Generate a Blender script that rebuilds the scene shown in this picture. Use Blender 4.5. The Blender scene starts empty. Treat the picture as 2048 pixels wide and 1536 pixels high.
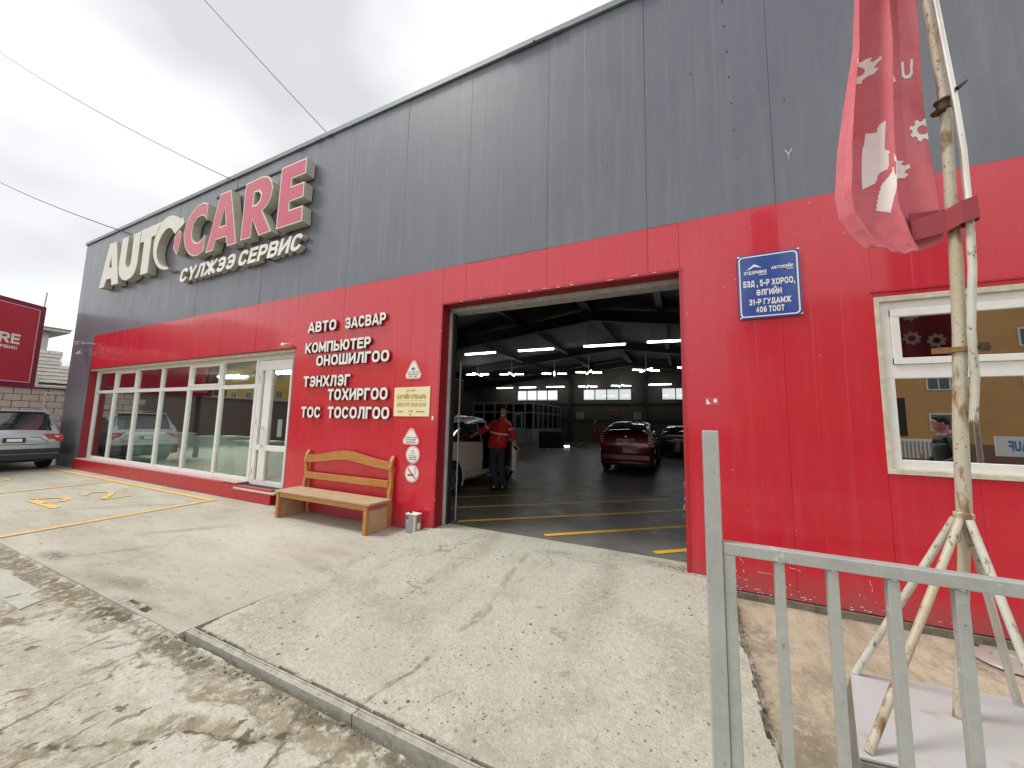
import bpy, bmesh, math, random
import numpy as np
from mathutils import Vector, Matrix
from math import sin, cos, pi, radians, sqrt, atan2
random.seed(7); rng = np.random.default_rng(7)
S = bpy.context.scene
COL = S.collection

# ------------------------------------------------------------------ camera, sky, sun, exposure
cam_d = bpy.data.cameras.new('camera'); cam = bpy.data.objects.new('camera', cam_d); COL.objects.link(cam)
S.camera = cam
pt, yw, rl = radians(5.95), radians(-25.1), radians(1.18)
Fv = Vector((sin(yw)*cos(pt), cos(yw)*cos(pt), sin(pt)))
Rv = Vector((cos(yw), -sin(yw), 0)); Uv = Rv.cross(Fv)
Rv, Uv = cos(rl)*Rv + sin(rl)*Uv, -sin(rl)*Rv + cos(rl)*Uv
M = Matrix.Identity(4)
for i in range(3):
    M[i][0] = Rv[i]; M[i][1] = Uv[i]; M[i][2] = -Fv[i]
M.translation = Vector((0, -4.5, 1.65))
cam.matrix_world = M
cam_d.sensor_width = 36; cam_d.lens = 725/2048*36
cam_d.clip_start = .05; cam_d.clip_end = 2000

SUN_EL, SUN_AZ = radians(60), radians(243)
W = bpy.data.worlds.new('World'); S.world = W; W.use_nodes = True
nt = W.node_tree; nt.nodes.clear()
def wn(t, **k):
    n = nt.nodes.new(t)
    for a, b in k.items(): setattr(n, a, b)
    return n
wo = wn('ShaderNodeOutputWorld'); bg = wn('ShaderNodeBackground'); bg.inputs[1].default_value = .1
sky = wn('ShaderNodeTexSky', sky_type='NISHITA'); sky.sun_disc = False
sky.sun_elevation = SUN_EL; sky.sun_rotation = SUN_AZ
tc = wn('ShaderNodeTexCoord'); mp = wn('ShaderNodeMapping'); mp.inputs['Scale'].default_value = (1, 1, 1.8); mp.inputs['Location'].default_value = (9, 9, 3)
nz = wn('ShaderNodeTexNoise'); nz.inputs['Scale'].default_value = 1.15; nz.inputs['Detail'].default_value = 4; nz.inputs['Roughness'].default_value = .42
cr = wn('ShaderNodeValToRGB'); cr.color_ramp.elements[0].position = .36; cr.color_ramp.elements[1].position = .66
cr.color_ramp.elements[0].color = (4.9, 4.9, 5.1, 1); cr.color_ramp.elements[1].color = (12.2, 12.4, 11.9, 1)
mx = wn('ShaderNodeMixRGB'); mx.inputs[0].default_value = .93
nt.links.new(tc.outputs['Generated'], mp.inputs[0]); nt.links.new(mp.outputs[0], nz.inputs[0])
nt.links.new(nz.outputs[0], cr.inputs[0]); nt.links.new(sky.outputs[0], mx.inputs[1]); nt.links.new(cr.outputs[0], mx.inputs[2])
nt.links.new(mx.outputs[0], bg.inputs[0]); nt.links.new(bg.outputs[0], wo.inputs[0])

sd = bpy.data.lights.new('sun', 'SUN'); sun = bpy.data.objects.new('sun', sd); COL.objects.link(sun)
sd.energy = 1.5; sd.angle = radians(13); sd.color = (1, .96, .9)
# light comes from behind and to the left of the camera
sun.rotation_euler = Vector((sin(SUN_AZ)*cos(SUN_EL), cos(SUN_AZ)*cos(SUN_EL), sin(SUN_EL))).to_track_quat('Z', 'Y').to_euler()
S.view_settings.view_transform = 'Standard'; S.view_settings.look = 'None'
S.view_settings.exposure = .66; S.view_settings.gamma = 1; S.view_settings.use_curve_mapping = False
S.cycles.max_bounces = 8; S.cycles.diffuse_bounces = 3; S.cycles.glossy_bounces = 4
S.cycles.transparent_max_bounces = 12; S.cycles.transmission_bounces = 6
S.cycles.sample_clamp_indirect = 6

# ------------------------------------------------------------------ block letters drawn from strokes (own shapes, no font file)
def _arc(x0, y0, x1, y1, a0, a1, n=14, e=2.5):
    cx, cy, rx, ry = (x0+x1)/2, (y0+y1)/2, abs(x1-x0)/2, abs(y1-y0)/2; out = []
    for k in range(n+1):
        a = radians(a0+(a1-a0)*k/n); c, s_ = cos(a), sin(a)
        out.append((cx+rx*math.copysign(abs(c)**(2/e), c), cy+ry*math.copysign(abs(s_)**(2/e), s_)))
    return out
def _bow(y0, y1, xs=.5, x1=1): return [(0, y1), (xs, y1)] + _arc(2*xs-x1, y0, x1, y1, 80, -80, 8) + [(xs, y0), (0, y0)]
_O = _arc(0, 0, 1, 1, 0, 360, 20)
GL = {
 'А': (.86, [[(-.06, -.12), (.5, 1.12), (1.06, -.12)], [(.2, .26), (.8, .26)]]), 'Б': (.74, [[(.95, 1), (0, 1), (0, 0)], _bow(0, .56, .55)]),
 'В': (.78, [[(0, 0), (0, 1)], _bow(.53, 1, .5, .92), _bow(0, .53, .55)]), 'Г': (.66, [[(0, 0), (0, 1), (1, 1)]]),
 'Д': (.86, [[(.12, .12), (.25, 1), (.85, 1), (.85, .12)], [(0, -.1), (0, .1), (1, .1), (1, -.1)]]), 'Е': (.70, [[(1, 1), (0, 1), (0, 0), (1, 0)], [(0, .52), (.9, .52)]]),
 'Ж': (1.12, [[(.5, 0), (.5, 1)], [(-.05, -.06), (1.05, 1.06)], [(-.05, 1.06), (1.05, -.06)]]), 'З': (.74, [_arc(0, .5, .95, 1, 160, -90, 12)+[(.35, .5)], [(.35, .49)]+_arc(0, 0, 1, .5, 90, -160, 12)]),
 'И': (.80, [[(0, 0), (0, 1)], [(1, 0), (1, 1)], [(0, .06), (1, .94)]]), 'К': (.80, [[(0, 0), (0, 1)], [(.05, .42), (1.0, 1.06)], [(.28, .58), (1.02, -.06)]]),
 'Л': (.80, [[(.0, 0), (.12, .05), (.24, .45), (.28, 1), (1, 1), (1, 0)]]), 'М': (.94, [[(0, 0), (0, 1)], [(1, 0), (1, 1)], [(0, 1.0), (.5, .18), (1, 1.0)]]),
 'Н': (.78, [[(0, 0), (0, 1)], [(1, 0), (1, 1)], [(0, .5), (1, .5)]]), 'О': (.86, [_O]), 'П': (.78, [[(0, 0), (0, 1), (1, 1), (1, 0)]]),
 'Р': (.74, [[(0, 0), (0, 1)], _bow(.42, 1, .5)]), 'С': (.80, [_arc(0, 0, 1, 1, 42, 318, 18)]), 'Т': (.74, [[(0, 1), (1, 1)], [(.5, 0), (.5, 1)]]),
 'У': (.80, [[(-.03, 1.1), (.5, .42)], [(1.03, 1.1), (.42, .16), (.1, 0)]]), 'Ү': (.82, [[(-.03, 1.1), (.5, .45)], [(1.03, 1.1), (.5, .45)], [(.5, .5), (.5, 0)]]),
 'Ф': (.96, [_arc(0, .15, 1, .85, 0, 360, 20), [(.5, 0), (.5, 1)]]), 'Х': (.82, [[(-.05, -.1), (1.05, 1.1)], [(-.05, 1.1), (1.05, -.1)]]),
 'Ц': (.82, [[(0, 1), (0, .1), (.85, .1), (.85, 1)], [(.85, .1), (1.02, .1), (1.02, -.1)]]), 'Ч': (.74, [[(0, 1), (0, .5), (.3, .42), (1, .42)], [(1, 0), (1, 1)]]),
 'Ш': (1.04, [[(0, 1), (0, 0), (1, 0), (1, 1)], [(.5, 0), (.5, 1)]]), 'Ы': (1.0, [[(0, 0), (0, 1)], [(a*.62, b_) for a, b_ in _bow(0, .56, .5)], [(1, 0), (1, 1)]]),
 'Ь': (.74, [[(0, 0), (0, 1)], _bow(0, .56, .55)]), 'Э': (.80, [_arc(0, 0, 1, 1, 138, -138, 18), [(.3, .5), (.95, .5)]]),
 'Ю': (1.12, [[(0, 0), (0, 1)], [(0, .5), (.35, .5)], _arc(.35, 0, 1, 1, 0, 360, 20)]), 'Я': (.78, [[(1, 0), (1, 1)], [(1-a, b_) for a, b_ in _bow(.42, 1, .5)], [(.5, .42), (-.02, -.1)]]),
 'Ө': (.86, [_O, [(.08, .5), (.92, .5)]]), 'U': (.80, [[(0, 1), (0, .35)]+_arc(0, 0, 1, .7, 180, 360, 12)+[(1, .35), (1, 1)]]),
 'F': (.68, [[(0, 0), (0, 1), (1, 1)], [(0, .5), (.85, .5)]]), 'I': (.24, [[(.5, 0), (.5, 1)]]), 'N': (.80, [[(0, 0), (0, 1)], [(1, 0), (1, 1)], [(0, .94), (1, .06)]]),
 'R': (.80, [[(0, 0), (0, 1)], _bow(.44, 1, .5), [(.5, .44), (1.0, -.1)]]), 'S': (.76, [_arc(0, .5, 1, 1, 35, 180, 8)+[(.06, .62), (.3, .52), (.7, .48), (.94, .38)]+_arc(0, 0, 1, .5, 0, -145, 8)]),
 'V': (.82, [[(-.04, 1.12), (.5, -.1), (1.04, 1.12)]]), '0': (.72, [_O]), '1': (.45, [[(0, .78), (.7, 1), (.7, 0)]]), '2': (.72, [_arc(0, .42, 1, 1, 165, -40, 10)+[(.5, .3), (0, .0), (1.05, 0)]]),
 '3': (.72, [_arc(0, .5, .95, 1, 150, -90, 12), _arc(0, 0, 1, .5, 90, -150, 12)]), '4': (.76, [[(.7, 0), (.7, 1), (0, .3), (1.05, .3)]]), '5': (.72, [[(.95, 1), (.1, 1), (.05, .56)]+_arc(0, 0, 1, .62, 115, -150, 12)]),
 '6': (.74, [_arc(0, 0, 1, .6, 0, 360, 14), [(0, .3), (.05, .62), (.3, .9), (.85, 1)]]), '7': (.70, [[(0, 1), (1, 1), (.4, -.05)]]), '8': (.74, [_arc(0, 0, 1, .54, 0, 360, 14), _arc(.06, .54, .94, 1, 0, 360, 14)]),
 '9': (.74, [_arc(0, .4, 1, 1, 0, 360, 14), [(1, .7), (.95, .38), (.7, .1), (.15, 0)]]), '-': (.44, [[(0, .42), (1, .42)]]), '.': (.22, [[(.5, -.02), (.5, .06)]]), ',': (.24, [[(.6, .06), (.3, -.22)]]), ':': (.22, [[(.5, 0), (.5, .1)], [(.5, .6), (.5, .7)]]),
}
GL['Й'] = (GL['И'][0], GL['И'][1] + [_arc(.25, 1.28, .75, 1.55, 180, 360, 6)])
for a_, b_ in zip('ABCEHKMOPTX', 'АВСЕНКМОРТХ'): GL[a_] = GL[b_]
GL['D'] = (.80, [[(0, 0), (0, 1)], _bow(0, 1, .45)]); GL['L'] = (.66, [[(0, 1), (0, 0), (1, 0)]])
_gl = {}
def _clip(poly, ax, val, keep_less):
    out = []
    for i in range(len(poly)):
        p, q = poly[i], poly[(i+1) % len(poly)]; ip = (p[ax] <= val) == keep_less or p[ax] == val; iq = (q[ax] <= val) == keep_less or q[ax] == val
        if ip: out.append(p)
        if ip != iq: t_ = (val-p[ax])/(q[ax]-p[ax]); out.append((p[0]+(q[0]-p[0])*t_, p[1]+(q[1]-p[1])*t_))
    return out
def glyph(c, th, shear):
    k = (c, th, shear)
    if k in _gl: return _gl[k]
    w, strokes = GL[c]; V = []; F = []; h = th/2
    for li, st in enumerate(strokes):
        P = [Vector((h + x*(w-th), h + y*(1-th))) for x, y in st]
        P = [p for i, p in enumerate(P) if i == 0 or (p-P[i-1]).length > 1e-4]
        closed = (P[0]-P[-1]).length < 1e-3
        if closed: P = P[:-1]
        n = len(P); L_, R_ = [], []
        for i in range(n):
            a = P[i-1] if (i > 0 or closed) else None; b = P[(i+1) % n] if (i < n-1 or closed) else None
            d0 = (P[i]-a).normalized() if a is not None else (b-P[i]).normalized(); d1 = (b-P[i]).normalized() if b is not None else d0
            n0, n1 = Vector((-d0.y, d0.x)), Vector((-d1.y, d1.x)); m_ = n0+n1
            m_ = m_.normalized() if m_.length > .2 else n0
            s_ = min(h/max(.3, m_.dot(n0)), h*2.4); p = P[i].copy()
            if a is None: p -= d1*h
            elif b is None: p += d0*h
            L_.append(p+m_*s_); R_.append(p-m_*s_)
        y1 = 1.0 if max(y for x, y in st) < 1.2 else 1.7; y0 = 0.0 if c not in ',ДЦ' else -.22
        for i in range(n if closed else n-1):
            j = (i+1) % n; q = [tuple(R_[i]), tuple(R_[j]), tuple(L_[j]), tuple(L_[i])]
            q = _clip(q, 1, y1, True); q = _clip(q, 1, y0, False) if q else q
            q = _clip(q, 0, w, True) if q else q; q = _clip(q, 0, 0.0, False) if q else q
            if len(q) < 3: continue
            m = len(q); b0 = len(V); dz = .5-.012*li
            V += [(x+shear*y, y, dz) for x, y in q] + [(x+shear*y, y, -.5) for x, y in q]
            F += [tuple(b0+k for k in range(m)), tuple(b0+m+k for k in reversed(range(m)))]
            F += [(b0+k, b0+m+k, b0+m+(k+1) % m, b0+(k+1) % m) for k in range(m)]
    _gl[k] = (np.array(V), F, w); return _gl[k]
def layout(s, bold, shear, gap=.1, space=.32):
    th = .21 if bold > .02 else .15
    out = []; x = 0
    for c in s:
        if c == ' ': x += space; continue
        V, F, w = glyph(c, th, shear); V = V.copy(); V[:, 0] += x; out.append((V, F)); x += w+gap
    return out, x-gap

# ------------------------------------------------------------------ mesh builder
class MB:
    def __init__(s): s.v = []; s.f = []
    def add(s, V, F):
        n = len(s.v); s.v += [tuple(map(float, p)) for p in V]; s.f += [tuple(i+n for i in f) for f in F]; return s
    def box(s, x0, x1, y0, y1, z0, z1):
        V = [(x0,y0,z0),(x1,y0,z0),(x1,y1,z0),(x0,y1,z0),(x0,y0,z1),(x1,y0,z1),(x1,y1,z1),(x0,y1,z1)]
        return s.add(V, [(0,3,2,1),(4,5,6,7),(0,1,5,4),(1,2,6,5),(2,3,7,6),(3,0,4,7)])
    def tube(s, pts, r, n=10, cap=True):
        P = [Vector(p) for p in pts]; m = len(P); rr = r if hasattr(r, '__len__') else [r]*m
        T = [(P[min(i+1, m-1)] - P[max(i-1, 0)]).normalized() for i in range(m)]
        a = Vector((0, 0, 1)) if abs(T[0].z) < .9 else Vector((1, 0, 0))
        N = T[0].cross(a).normalized(); V = []
        for i in range(m):
            N = (N - T[i]*N.dot(T[i])).normalized(); B = T[i].cross(N)
            for k in range(n):
                t = 2*pi*k/n; V.append(P[i] + (N*cos(t) + B*sin(t))*rr[i])
        F = [(i*n+k, i*n+(k+1) % n, (i+1)*n+(k+1) % n, (i+1)*n+k) for i in range(m-1) for k in range(n)]
        if cap: F += [tuple(range(n))[::-1], tuple((m-1)*n+k for k in range(n))]
        return s.add(V, F)
    def bar(s, a, b, w, h):      # rectangular bar a->b, w sideways, h up
        a, b = Vector(a), Vector(b); T = (b-a).normalized()
        up = Vector((0, 0, 1)) if abs(T.z) < .95 else Vector((0, 1, 0))
        X = T.cross(up).normalized(); Z = X.cross(T)
        V = [p + X*w/2*i + Z*h/2*j for p in (a, b) for i, j in ((-1,-1),(1,-1),(1,1),(-1,1))]
        return s.add(V, [(3,2,1,0),(4,5,6,7),(0,1,5,4),(1,2,6,5),(2,3,7,6),(3,0,4,7)])
    def prism(s, poly, y0, y1, holes=(), map3=None):
        """polygon in (a,b) extruded along third axis; map3(a,b,t)->xyz ; default a->x b->z t->y"""
        if map3 is None: map3 = lambda a, b, t: (a, t, b)
        from mathutils.geometry import tessellate_polygon
        loops = [list(poly)] + [list(h) for h in holes]
        flat = [p for l in loops for p in l]; n = len(flat)
        tris = tessellate_polygon([[Vector((p[0], p[1], 0)) for p in l] for l in loops])
        V = [map3(p[0], p[1], y0) for p in flat] + [map3(p[0], p[1], y1) for p in flat]
        F = []
        for t in tris:
            F.append(tuple(t)); F.append(tuple(i+n for i in reversed(t)))
        k = 0
        for l in loops:
            m = len(l)
            for i in range(m): F.append((k+i, k+(i+1) % m, n+k+(i+1) % m, n+k+i))
            k += m
        return s.add(V, F)
    def lathe(s, prof, c, axis='z', n=24):
        c = Vector(c); V = []; m = len(prof)
        for k in range(n):
            t = 2*pi*k/n
            for r, h in prof:
                if axis == 'z': V.append(c + Vector((r*cos(t), r*sin(t), h)))
                elif axis == 'y': V.append(c + Vector((r*cos(t), h, r*sin(t))))
                else: V.append(c + Vector((h, r*cos(t), r*sin(t))))
        F = [(k*m+i, ((k+1) % n)*m+i, ((k+1) % n)*m+i+1, k*m+i+1) for k in range(n) for i in range(m-1)]
        return s.add(V, F)
    def ball(s, c, r, n=12, m=8):
        rx, ry, rz = r if hasattr(r, '__len__') else (r, r, r); c = Vector(c); V = []
        for j in range(m+1):
            p = pi*j/m
            for k in range(n): V.append(c + Vector((rx*sin(p)*cos(2*pi*k/n), ry*sin(p)*sin(2*pi*k/n), rz*cos(p))))
        F = [(j*n+k, (j+1)*n+k, (j+1)*n+(k+1) % n, j*n+(k+1) % n) for j in range(m) for k in range(n)]
        return s.add(V, F)
    def grid(s, P):             # P: array (a,b,3)
        a, b = P.shape[:2]; V = P.reshape(-1, 3)
        F = [(i*b+j, i*b+j+1, (i+1)*b+j+1, (i+1)*b+j) for i in range(a-1) for j in range(b-1)]
        return s.add(V, F)
    def xf(s, M):
        s.v = [tuple(M @ Vector(p)) for p in s.v]; return s
    def build(s, name, mat, parent=None, smooth=False, bevel=0, recalc=True, angle=35):
        off = Vector((0, 0, 0)); q = parent
        while q is not None: off += q.location; q = q.parent
        me = bpy.data.meshes.new(name)
        me.from_pydata([tuple(Vector(p) - off) for p in s.v], [], s.f)
        if recalc:
            bm = bmesh.new(); bm.from_mesh(me)
            bmesh.ops.remove_doubles(bm, verts=bm.verts, dist=1e-5)
            bmesh.ops.recalc_face_normals(bm, faces=bm.faces); bm.to_mesh(me); bm.free()
        if smooth:
            me.polygons.foreach_set('use_smooth', [True]*len(me.polygons))
            if angle:
                try: me.set_sharp_from_angle(angle=radians(angle))
                except Exception: pass
        if mat: me.materials.append(mat)
        o = bpy.data.objects.new(name, me); COL.objects.link(o); o.parent = parent
        if bevel:
            b = o.modifiers.new('bevel', 'BEVEL'); b.width = bevel; b.segments = 2; b.limit_method = 'ANGLE'; b.angle_limit = radians(40)
        return o
def tag(o, label=None, cat=None, group=None, kind=None):
    if label: o['label'] = label
    if cat: o['category'] = cat
    if group: o['group'] = group
    if kind: o['kind'] = kind
    return o
def thing(name, loc, label, cat, group=None):
    o = bpy.data.objects.new(name, None); COL.objects.link(o); o.location = loc; o.empty_display_size = .2
    return tag(o, label, cat, group)
def copy_tree(o, parent=None, loc=None, rz=None):
    c = o.copy(); COL.objects.link(c); c.parent = parent
    if loc is not None: c.location = loc
    if rz is not None: c.rotation_euler = (0, 0, rz)
    for ch in o.children: copy_tree(ch, c)
    return c
def text_mb(s, x0, x1, z0, z1, y, depth, bold=.02, shear=0, gap=.12, space=.35, keep_aspect=False):
    """letters standing in the XZ plane, fronts facing -y at y, cap band z0..z1, stretched to x0..x1 -> list of MB"""
    L, w = layout(s, bold, shear, gap, space); sx = (x1-x0)/w; sz = z1-z0
    if keep_aspect:
        sx2 = min(sx, sz); x0 = (x0+x1)/2 - sx2*w/2; sx = sx2
    out = []
    for V, F in L:
        P = np.zeros_like(V); P[:, 0] = x0 + V[:, 0]*sx; P[:, 2] = z0 + V[:, 1]*sz; P[:, 1] = y + (.5 - V[:, 2])*depth
        m = MB(); m.add(P, F); out.append(m)
    return out
def merge(ms):
    r = MB()
    for m in ms: r.add(m.v, m.f)
    return r

# ------------------------------------------------------------------ materials
def mat(name, color, rough=.6, metal=0, noise=None, bump=None, coat=0, coat_rough=.1, spec=.5, emit=None, trans=0, rvar=0, streak=None, attr=None, specks=None, dust=None, cracks=None):
    """noise=(scale, amount, color2[, stretch xyz]); bump=(scale, strength[, stretch]); streak=(amount,color) vertical runs"""
    m = bpy.data.materials.new(name); m.use_nodes = True; t = m.node_tree; N = t.nodes; L = t.links
    b = N['Principled BSDF']; col = color if len(color) == 4 else (*color, 1)
    b.inputs['Base Color'].default_value = col; b.inputs['Roughness'].default_value = rough
    b.inputs['Metallic'].default_value = metal; b.inputs['Specular IOR Level'].default_value = spec
    b.inputs['Coat Weight'].default_value = coat; b.inputs['Coat Roughness'].default_value = coat_rough
    if trans: b.inputs['Transmission Weight'].default_value = trans
    if emit: b.inputs['Emission Color'].default_value = (*emit[0], 1); b.inputs['Emission Strength'].default_value = emit[1]
    tc = N.new('ShaderNodeTexCoord'); geo = N.new('ShaderNodeNewGeometry')
    pos = geo.outputs['Position']
    cur = None
    def mapped(st):
        mp = N.new('ShaderNodeMapping'); mp.inputs['Scale'].default_value = st; L.new(pos, mp.inputs[0]); return mp.outputs[0]
    def nz(scale, st=(1, 1, 1), det=8, rough_=.62):
        n = N.new('ShaderNodeTexNoise'); n.inputs['Scale'].default_value = scale; n.inputs['Detail'].default_value = det
        n.inputs['Roughness'].default_value = rough_; L.new(mapped(st), n.inputs[0]); return n.outputs[0]
    def ramp(src, lo, hi):
        r = N.new('ShaderNodeMapRange'); r.inputs[1].default_value = lo; r.inputs[2].default_value = hi; L.new(src, r.inputs[0]); return r.outputs[0]
    def mixc(fac, c1, c2, amt=1):
        x = N.new('ShaderNodeMix'); x.data_type = 'RGBA'
        if amt != 1:
            mm = N.new('ShaderNodeMath'); mm.operation = 'MULTIPLY'; mm.inputs[1].default_value = amt; L.new(fac, mm.inputs[0]); fac = mm.outputs[0]
        L.new(fac, x.inputs[0])
        for i, c in ((6, c1), (7, c2)):
            if isinstance(c, tuple): x.inputs[i].default_value = (*c[:3], 1)
            else: L.new(c, x.inputs[i])
        return x.outputs[2]
    cur = col
    if noise:
        for nn in (noise if isinstance(noise, list) else [noise]):
            sc, amt, c2 = nn[:3]; st = nn[3] if len(nn) > 3 else (1, 1, 1); lo, hi = nn[4] if len(nn) > 4 else (.38, .66)
            cur = mixc(ramp(nz(sc, st), lo, hi), cur, c2, amt)
    if streak:
        cur = mixc(ramp(nz(streak[2] if len(streak) > 2 else 9, (1, 1, .06)), .5, .75), cur, streak[1], streak[0])
    if specks:   # (scale, size, color, amount)
        for sc, size, c2, amt in (specks if isinstance(specks, list) else [specks]):
            v = N.new('ShaderNodeTexVoronoi'); v.inputs['Scale'].default_value = sc; L.new(pos, v.inputs[0])
            r = N.new('ShaderNodeMapRange'); r.inputs[1].default_value = size; r.inputs[2].default_value = size*.6; r.inputs[3].default_value = 0; r.inputs[4].default_value = 1
            L.new(v.outputs['Distance'], r.inputs[0])
            gate = ramp(nz(min(sc*.12, 5)), .40, .56); mu = N.new('ShaderNodeMath'); mu.operation = 'MULTIPLY'
            L.new(r.outputs[0], mu.inputs[0]); L.new(gate, mu.inputs[1])
            cur = mixc(mu.outputs[0], cur, c2, amt)
    if cracks:   # (scale, width, color, amount, gate lo, gate hi)
        n_ = N.new('ShaderNodeTexNoise'); n_.inputs['Scale'].default_value = cracks[0]*2.2; n_.inputs['Detail'].default_value = 6; L.new(pos, n_.inputs[0])
        vm = N.new('ShaderNodeVectorMath'); vm.operation = 'MULTIPLY_ADD'; L.new(n_.outputs['Color'], vm.inputs[0]); vm.inputs[1].default_value = (.5/cracks[0],)*3; L.new(mapped((1, .6, 1)), vm.inputs[2])
        v = N.new('ShaderNodeTexVoronoi'); v.feature = 'DISTANCE_TO_EDGE'; v.inputs['Scale'].default_value = cracks[0]; L.new(vm.outputs[0], v.inputs[0])
        r = N.new('ShaderNodeMapRange'); r.inputs[1].default_value = cracks[1]; r.inputs[2].default_value = cracks[1]*.35; L.new(v.outputs['Distance'], r.inputs[0])
        mu = N.new('ShaderNodeMath'); mu.operation = 'MULTIPLY'; L.new(r.outputs[0], mu.inputs[0]); L.new(ramp(nz(1.7), cracks[4], cracks[5]), mu.inputs[1]); cur = mixc(mu.outputs[0], cur, cracks[2], cracks[3])
    if dust:
        sp = N.new('ShaderNodeSeparateXYZ'); L.new(pos, sp.inputs[0]); z0, z1, c2, amt = dust
        a1 = N.new('ShaderNodeMath'); a1.operation = 'MULTIPLY_ADD'; L.new(nz(6), a1.inputs[0]); a1.inputs[1].default_value = -.35; L.new(sp.outputs[2], a1.inputs[2])
        r = N.new('ShaderNodeMapRange'); r.inputs[1].default_value = z1-.17; r.inputs[2].default_value = z0-.17; L.new(a1.outputs[0], r.inputs[0]); cur = mixc(r.outputs[0], cur, c2, amt)
    if attr:     # list of (attribute, color, amount)
        for an, c2, amt in attr:
            a = N.new('ShaderNodeAttribute'); a.attribute_name = an; mu = N.new('ShaderNodeMath'); mu.operation = 'MULTIPLY'
            L.new(a.outputs['Fac'], mu.inputs[0]); L.new(ramp(nz(20), .36, .52), mu.inputs[1]); cur = mixc(mu.outputs[0], cur, c2, amt)
    if not isinstance(cur, tuple): L.new(cur, b.inputs['Base Color'])
    if rvar:
        x = N.new('ShaderNodeMapRange'); x.inputs[1].default_value = .3; x.inputs[2].default_value = .7
        x.inputs[3].default_value = max(0, rough-rvar); x.inputs[4].default_value = min(1, rough+rvar)
        L.new(nz(3.1, (1, 1, .4)), x.inputs[0]); L.new(x.outputs[0], b.inputs['Roughness'])
    if bump:
        last = None
        for bb in (bump if isinstance(bump, list) else [bump]):
            st = bb[2] if len(bb) > 2 else (1, 1, 1)
            bn = N.new('ShaderNodeBump'); bn.inputs['Strength'].default_value = bb[1]; bn.inputs['Distance'].default_value = bb[3] if len(bb) > 3 else .01
            L.new(nz(bb[0], st), bn.inputs['Height'])
            if last: L.new(last, bn.inputs['Normal'])
            last = bn.outputs[0]
        L.new(last, b.inputs['Normal'])
    return m
def glass(name, tint, refl, rough=.0):
    m = bpy.data.materials.new(name); m.use_nodes = True; t = m.node_tree; N = t.nodes; L = t.links; N.clear()
    o = N.new('ShaderNodeOutputMaterial'); g = N.new('ShaderNodeBsdfGlossy'); g.inputs['Roughness'].default_value = rough
    g.inputs['Color'].default_value = (.95, .97, .96, 1)
    tr = N.new('ShaderNodeBsdfTransparent'); tr.inputs['Color'].default_value = (*tint, 1)
    fr = N.new('ShaderNodeLayerWeight'); pw = N.new('ShaderNodeMath'); pw.operation = 'POWER'; pw.inputs[1].default_value = 3.2; L.new(fr.outputs['Facing'], pw.inputs[0])
    ad = N.new('ShaderNodeMath'); ad.operation = 'ADD'; ad.use_clamp = True; ad.inputs[1].default_value = refl; L.new(pw.outputs[0], ad.inputs[0])
    mx = N.new('ShaderNodeMixShader'); L.new(ad.outputs[0], mx.inputs[0]); L.new(tr.outputs[0], mx.inputs[1]); L.new(g.outputs[0], mx.inputs[2])
    L.new(mx.outputs[0], o.inputs[0]); return m
X3 = (1, 1, .05)
m_grey = mat('grey_panel_paint', (.122, .130, .166), .45, noise=[(.55, .6, (.158, .165, .20)), (6, .35, (.10, .107, .138), (1, 1, .12)), (14, .3, (.17, .17, .18), (1, 1, .3), (.56, .66))], rvar=.08, bump=[(1.1, .22, (1, 1, .5), .02), (38, .03)], coat=.3, coat_rough=.2, streak=(.55, (.20, .205, .22), 8))
m_red = mat('red_panel_paint', (.56, .003, .020), .38, noise=[(1.6, .35, (.46, .003, .018), (1, 1, .3)), (.5, .35, (.58, .02, .045)), (9, .25, (.40, .01, .02), (1, 1, .12), (.55, .68))], rvar=.07, bump=[(1.3, .2, (1, 1, .35), .02), (9, .05, (1, 1, .05), .004)], coat=.6, coat_rough=.09, streak=(.34, (.50, .07, .085), 13), specks=(7, .06, (.62, .42, .40), .8), dust=(.0, .30, (.33, .07, .08), .75))
m_redtrim = mat('red_trim_paint', (.42, .004, .018), .4, noise=(4, .35, (.30, .01, .02)), coat=.3, coat_rough=.25, specks=(9, .12, (.6, .4, .38), .7))
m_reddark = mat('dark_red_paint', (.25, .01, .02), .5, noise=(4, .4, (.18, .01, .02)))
m_trim = mat('roof_flashing', (.22, .26, .26), .45, .2, noise=(14, .6, (.2, .24, .24), (1, 1, 3)))
m_core = mat('wall_core', (.02, .02, .022), .9)
m_white = mat('white_frame_plastic', (.78, .77, .74), .35, noise=(9, .35, (.62, .60, .55)), specks=(14, .06, (.3, .26, .2), .5))
m_ivory = mat('aged_frame_board', (.62, .58, .47), .55, noise=(12, .6, (.36, .30, .2)))
m_glass = glass('window_glass', (.80, .88, .85), .12)
m_glassr = glass('mirror_film_glass', (.30, .31, .31), .44)
m_frost = mat('frosted_pane', (.85, .87, .85), .5, trans=.0, emit=None)
m_letter = mat('white_letter_acrylic', (.72, .70, .62), .4, noise=(5, .4, (.60, .57, .47)))
m_letter2 = mat('raised_letter_white', (.80, .79, .75), .35)
m_lside = mat('letter_return', (.48, .46, .39), .5, noise=(7, .6, (.36, .34, .27), (1, 1, .4)))
m_pink = mat('faded_red_acrylic', (.56, .06, .12), .35, noise=(3, .5, (.62, .10, .17)))
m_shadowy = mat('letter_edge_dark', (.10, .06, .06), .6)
m_asph = mat('asphalt', (.075, .073, .070), .9, noise=(2, .5, (.11, .105, .1)), bump=(60, .3))
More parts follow.
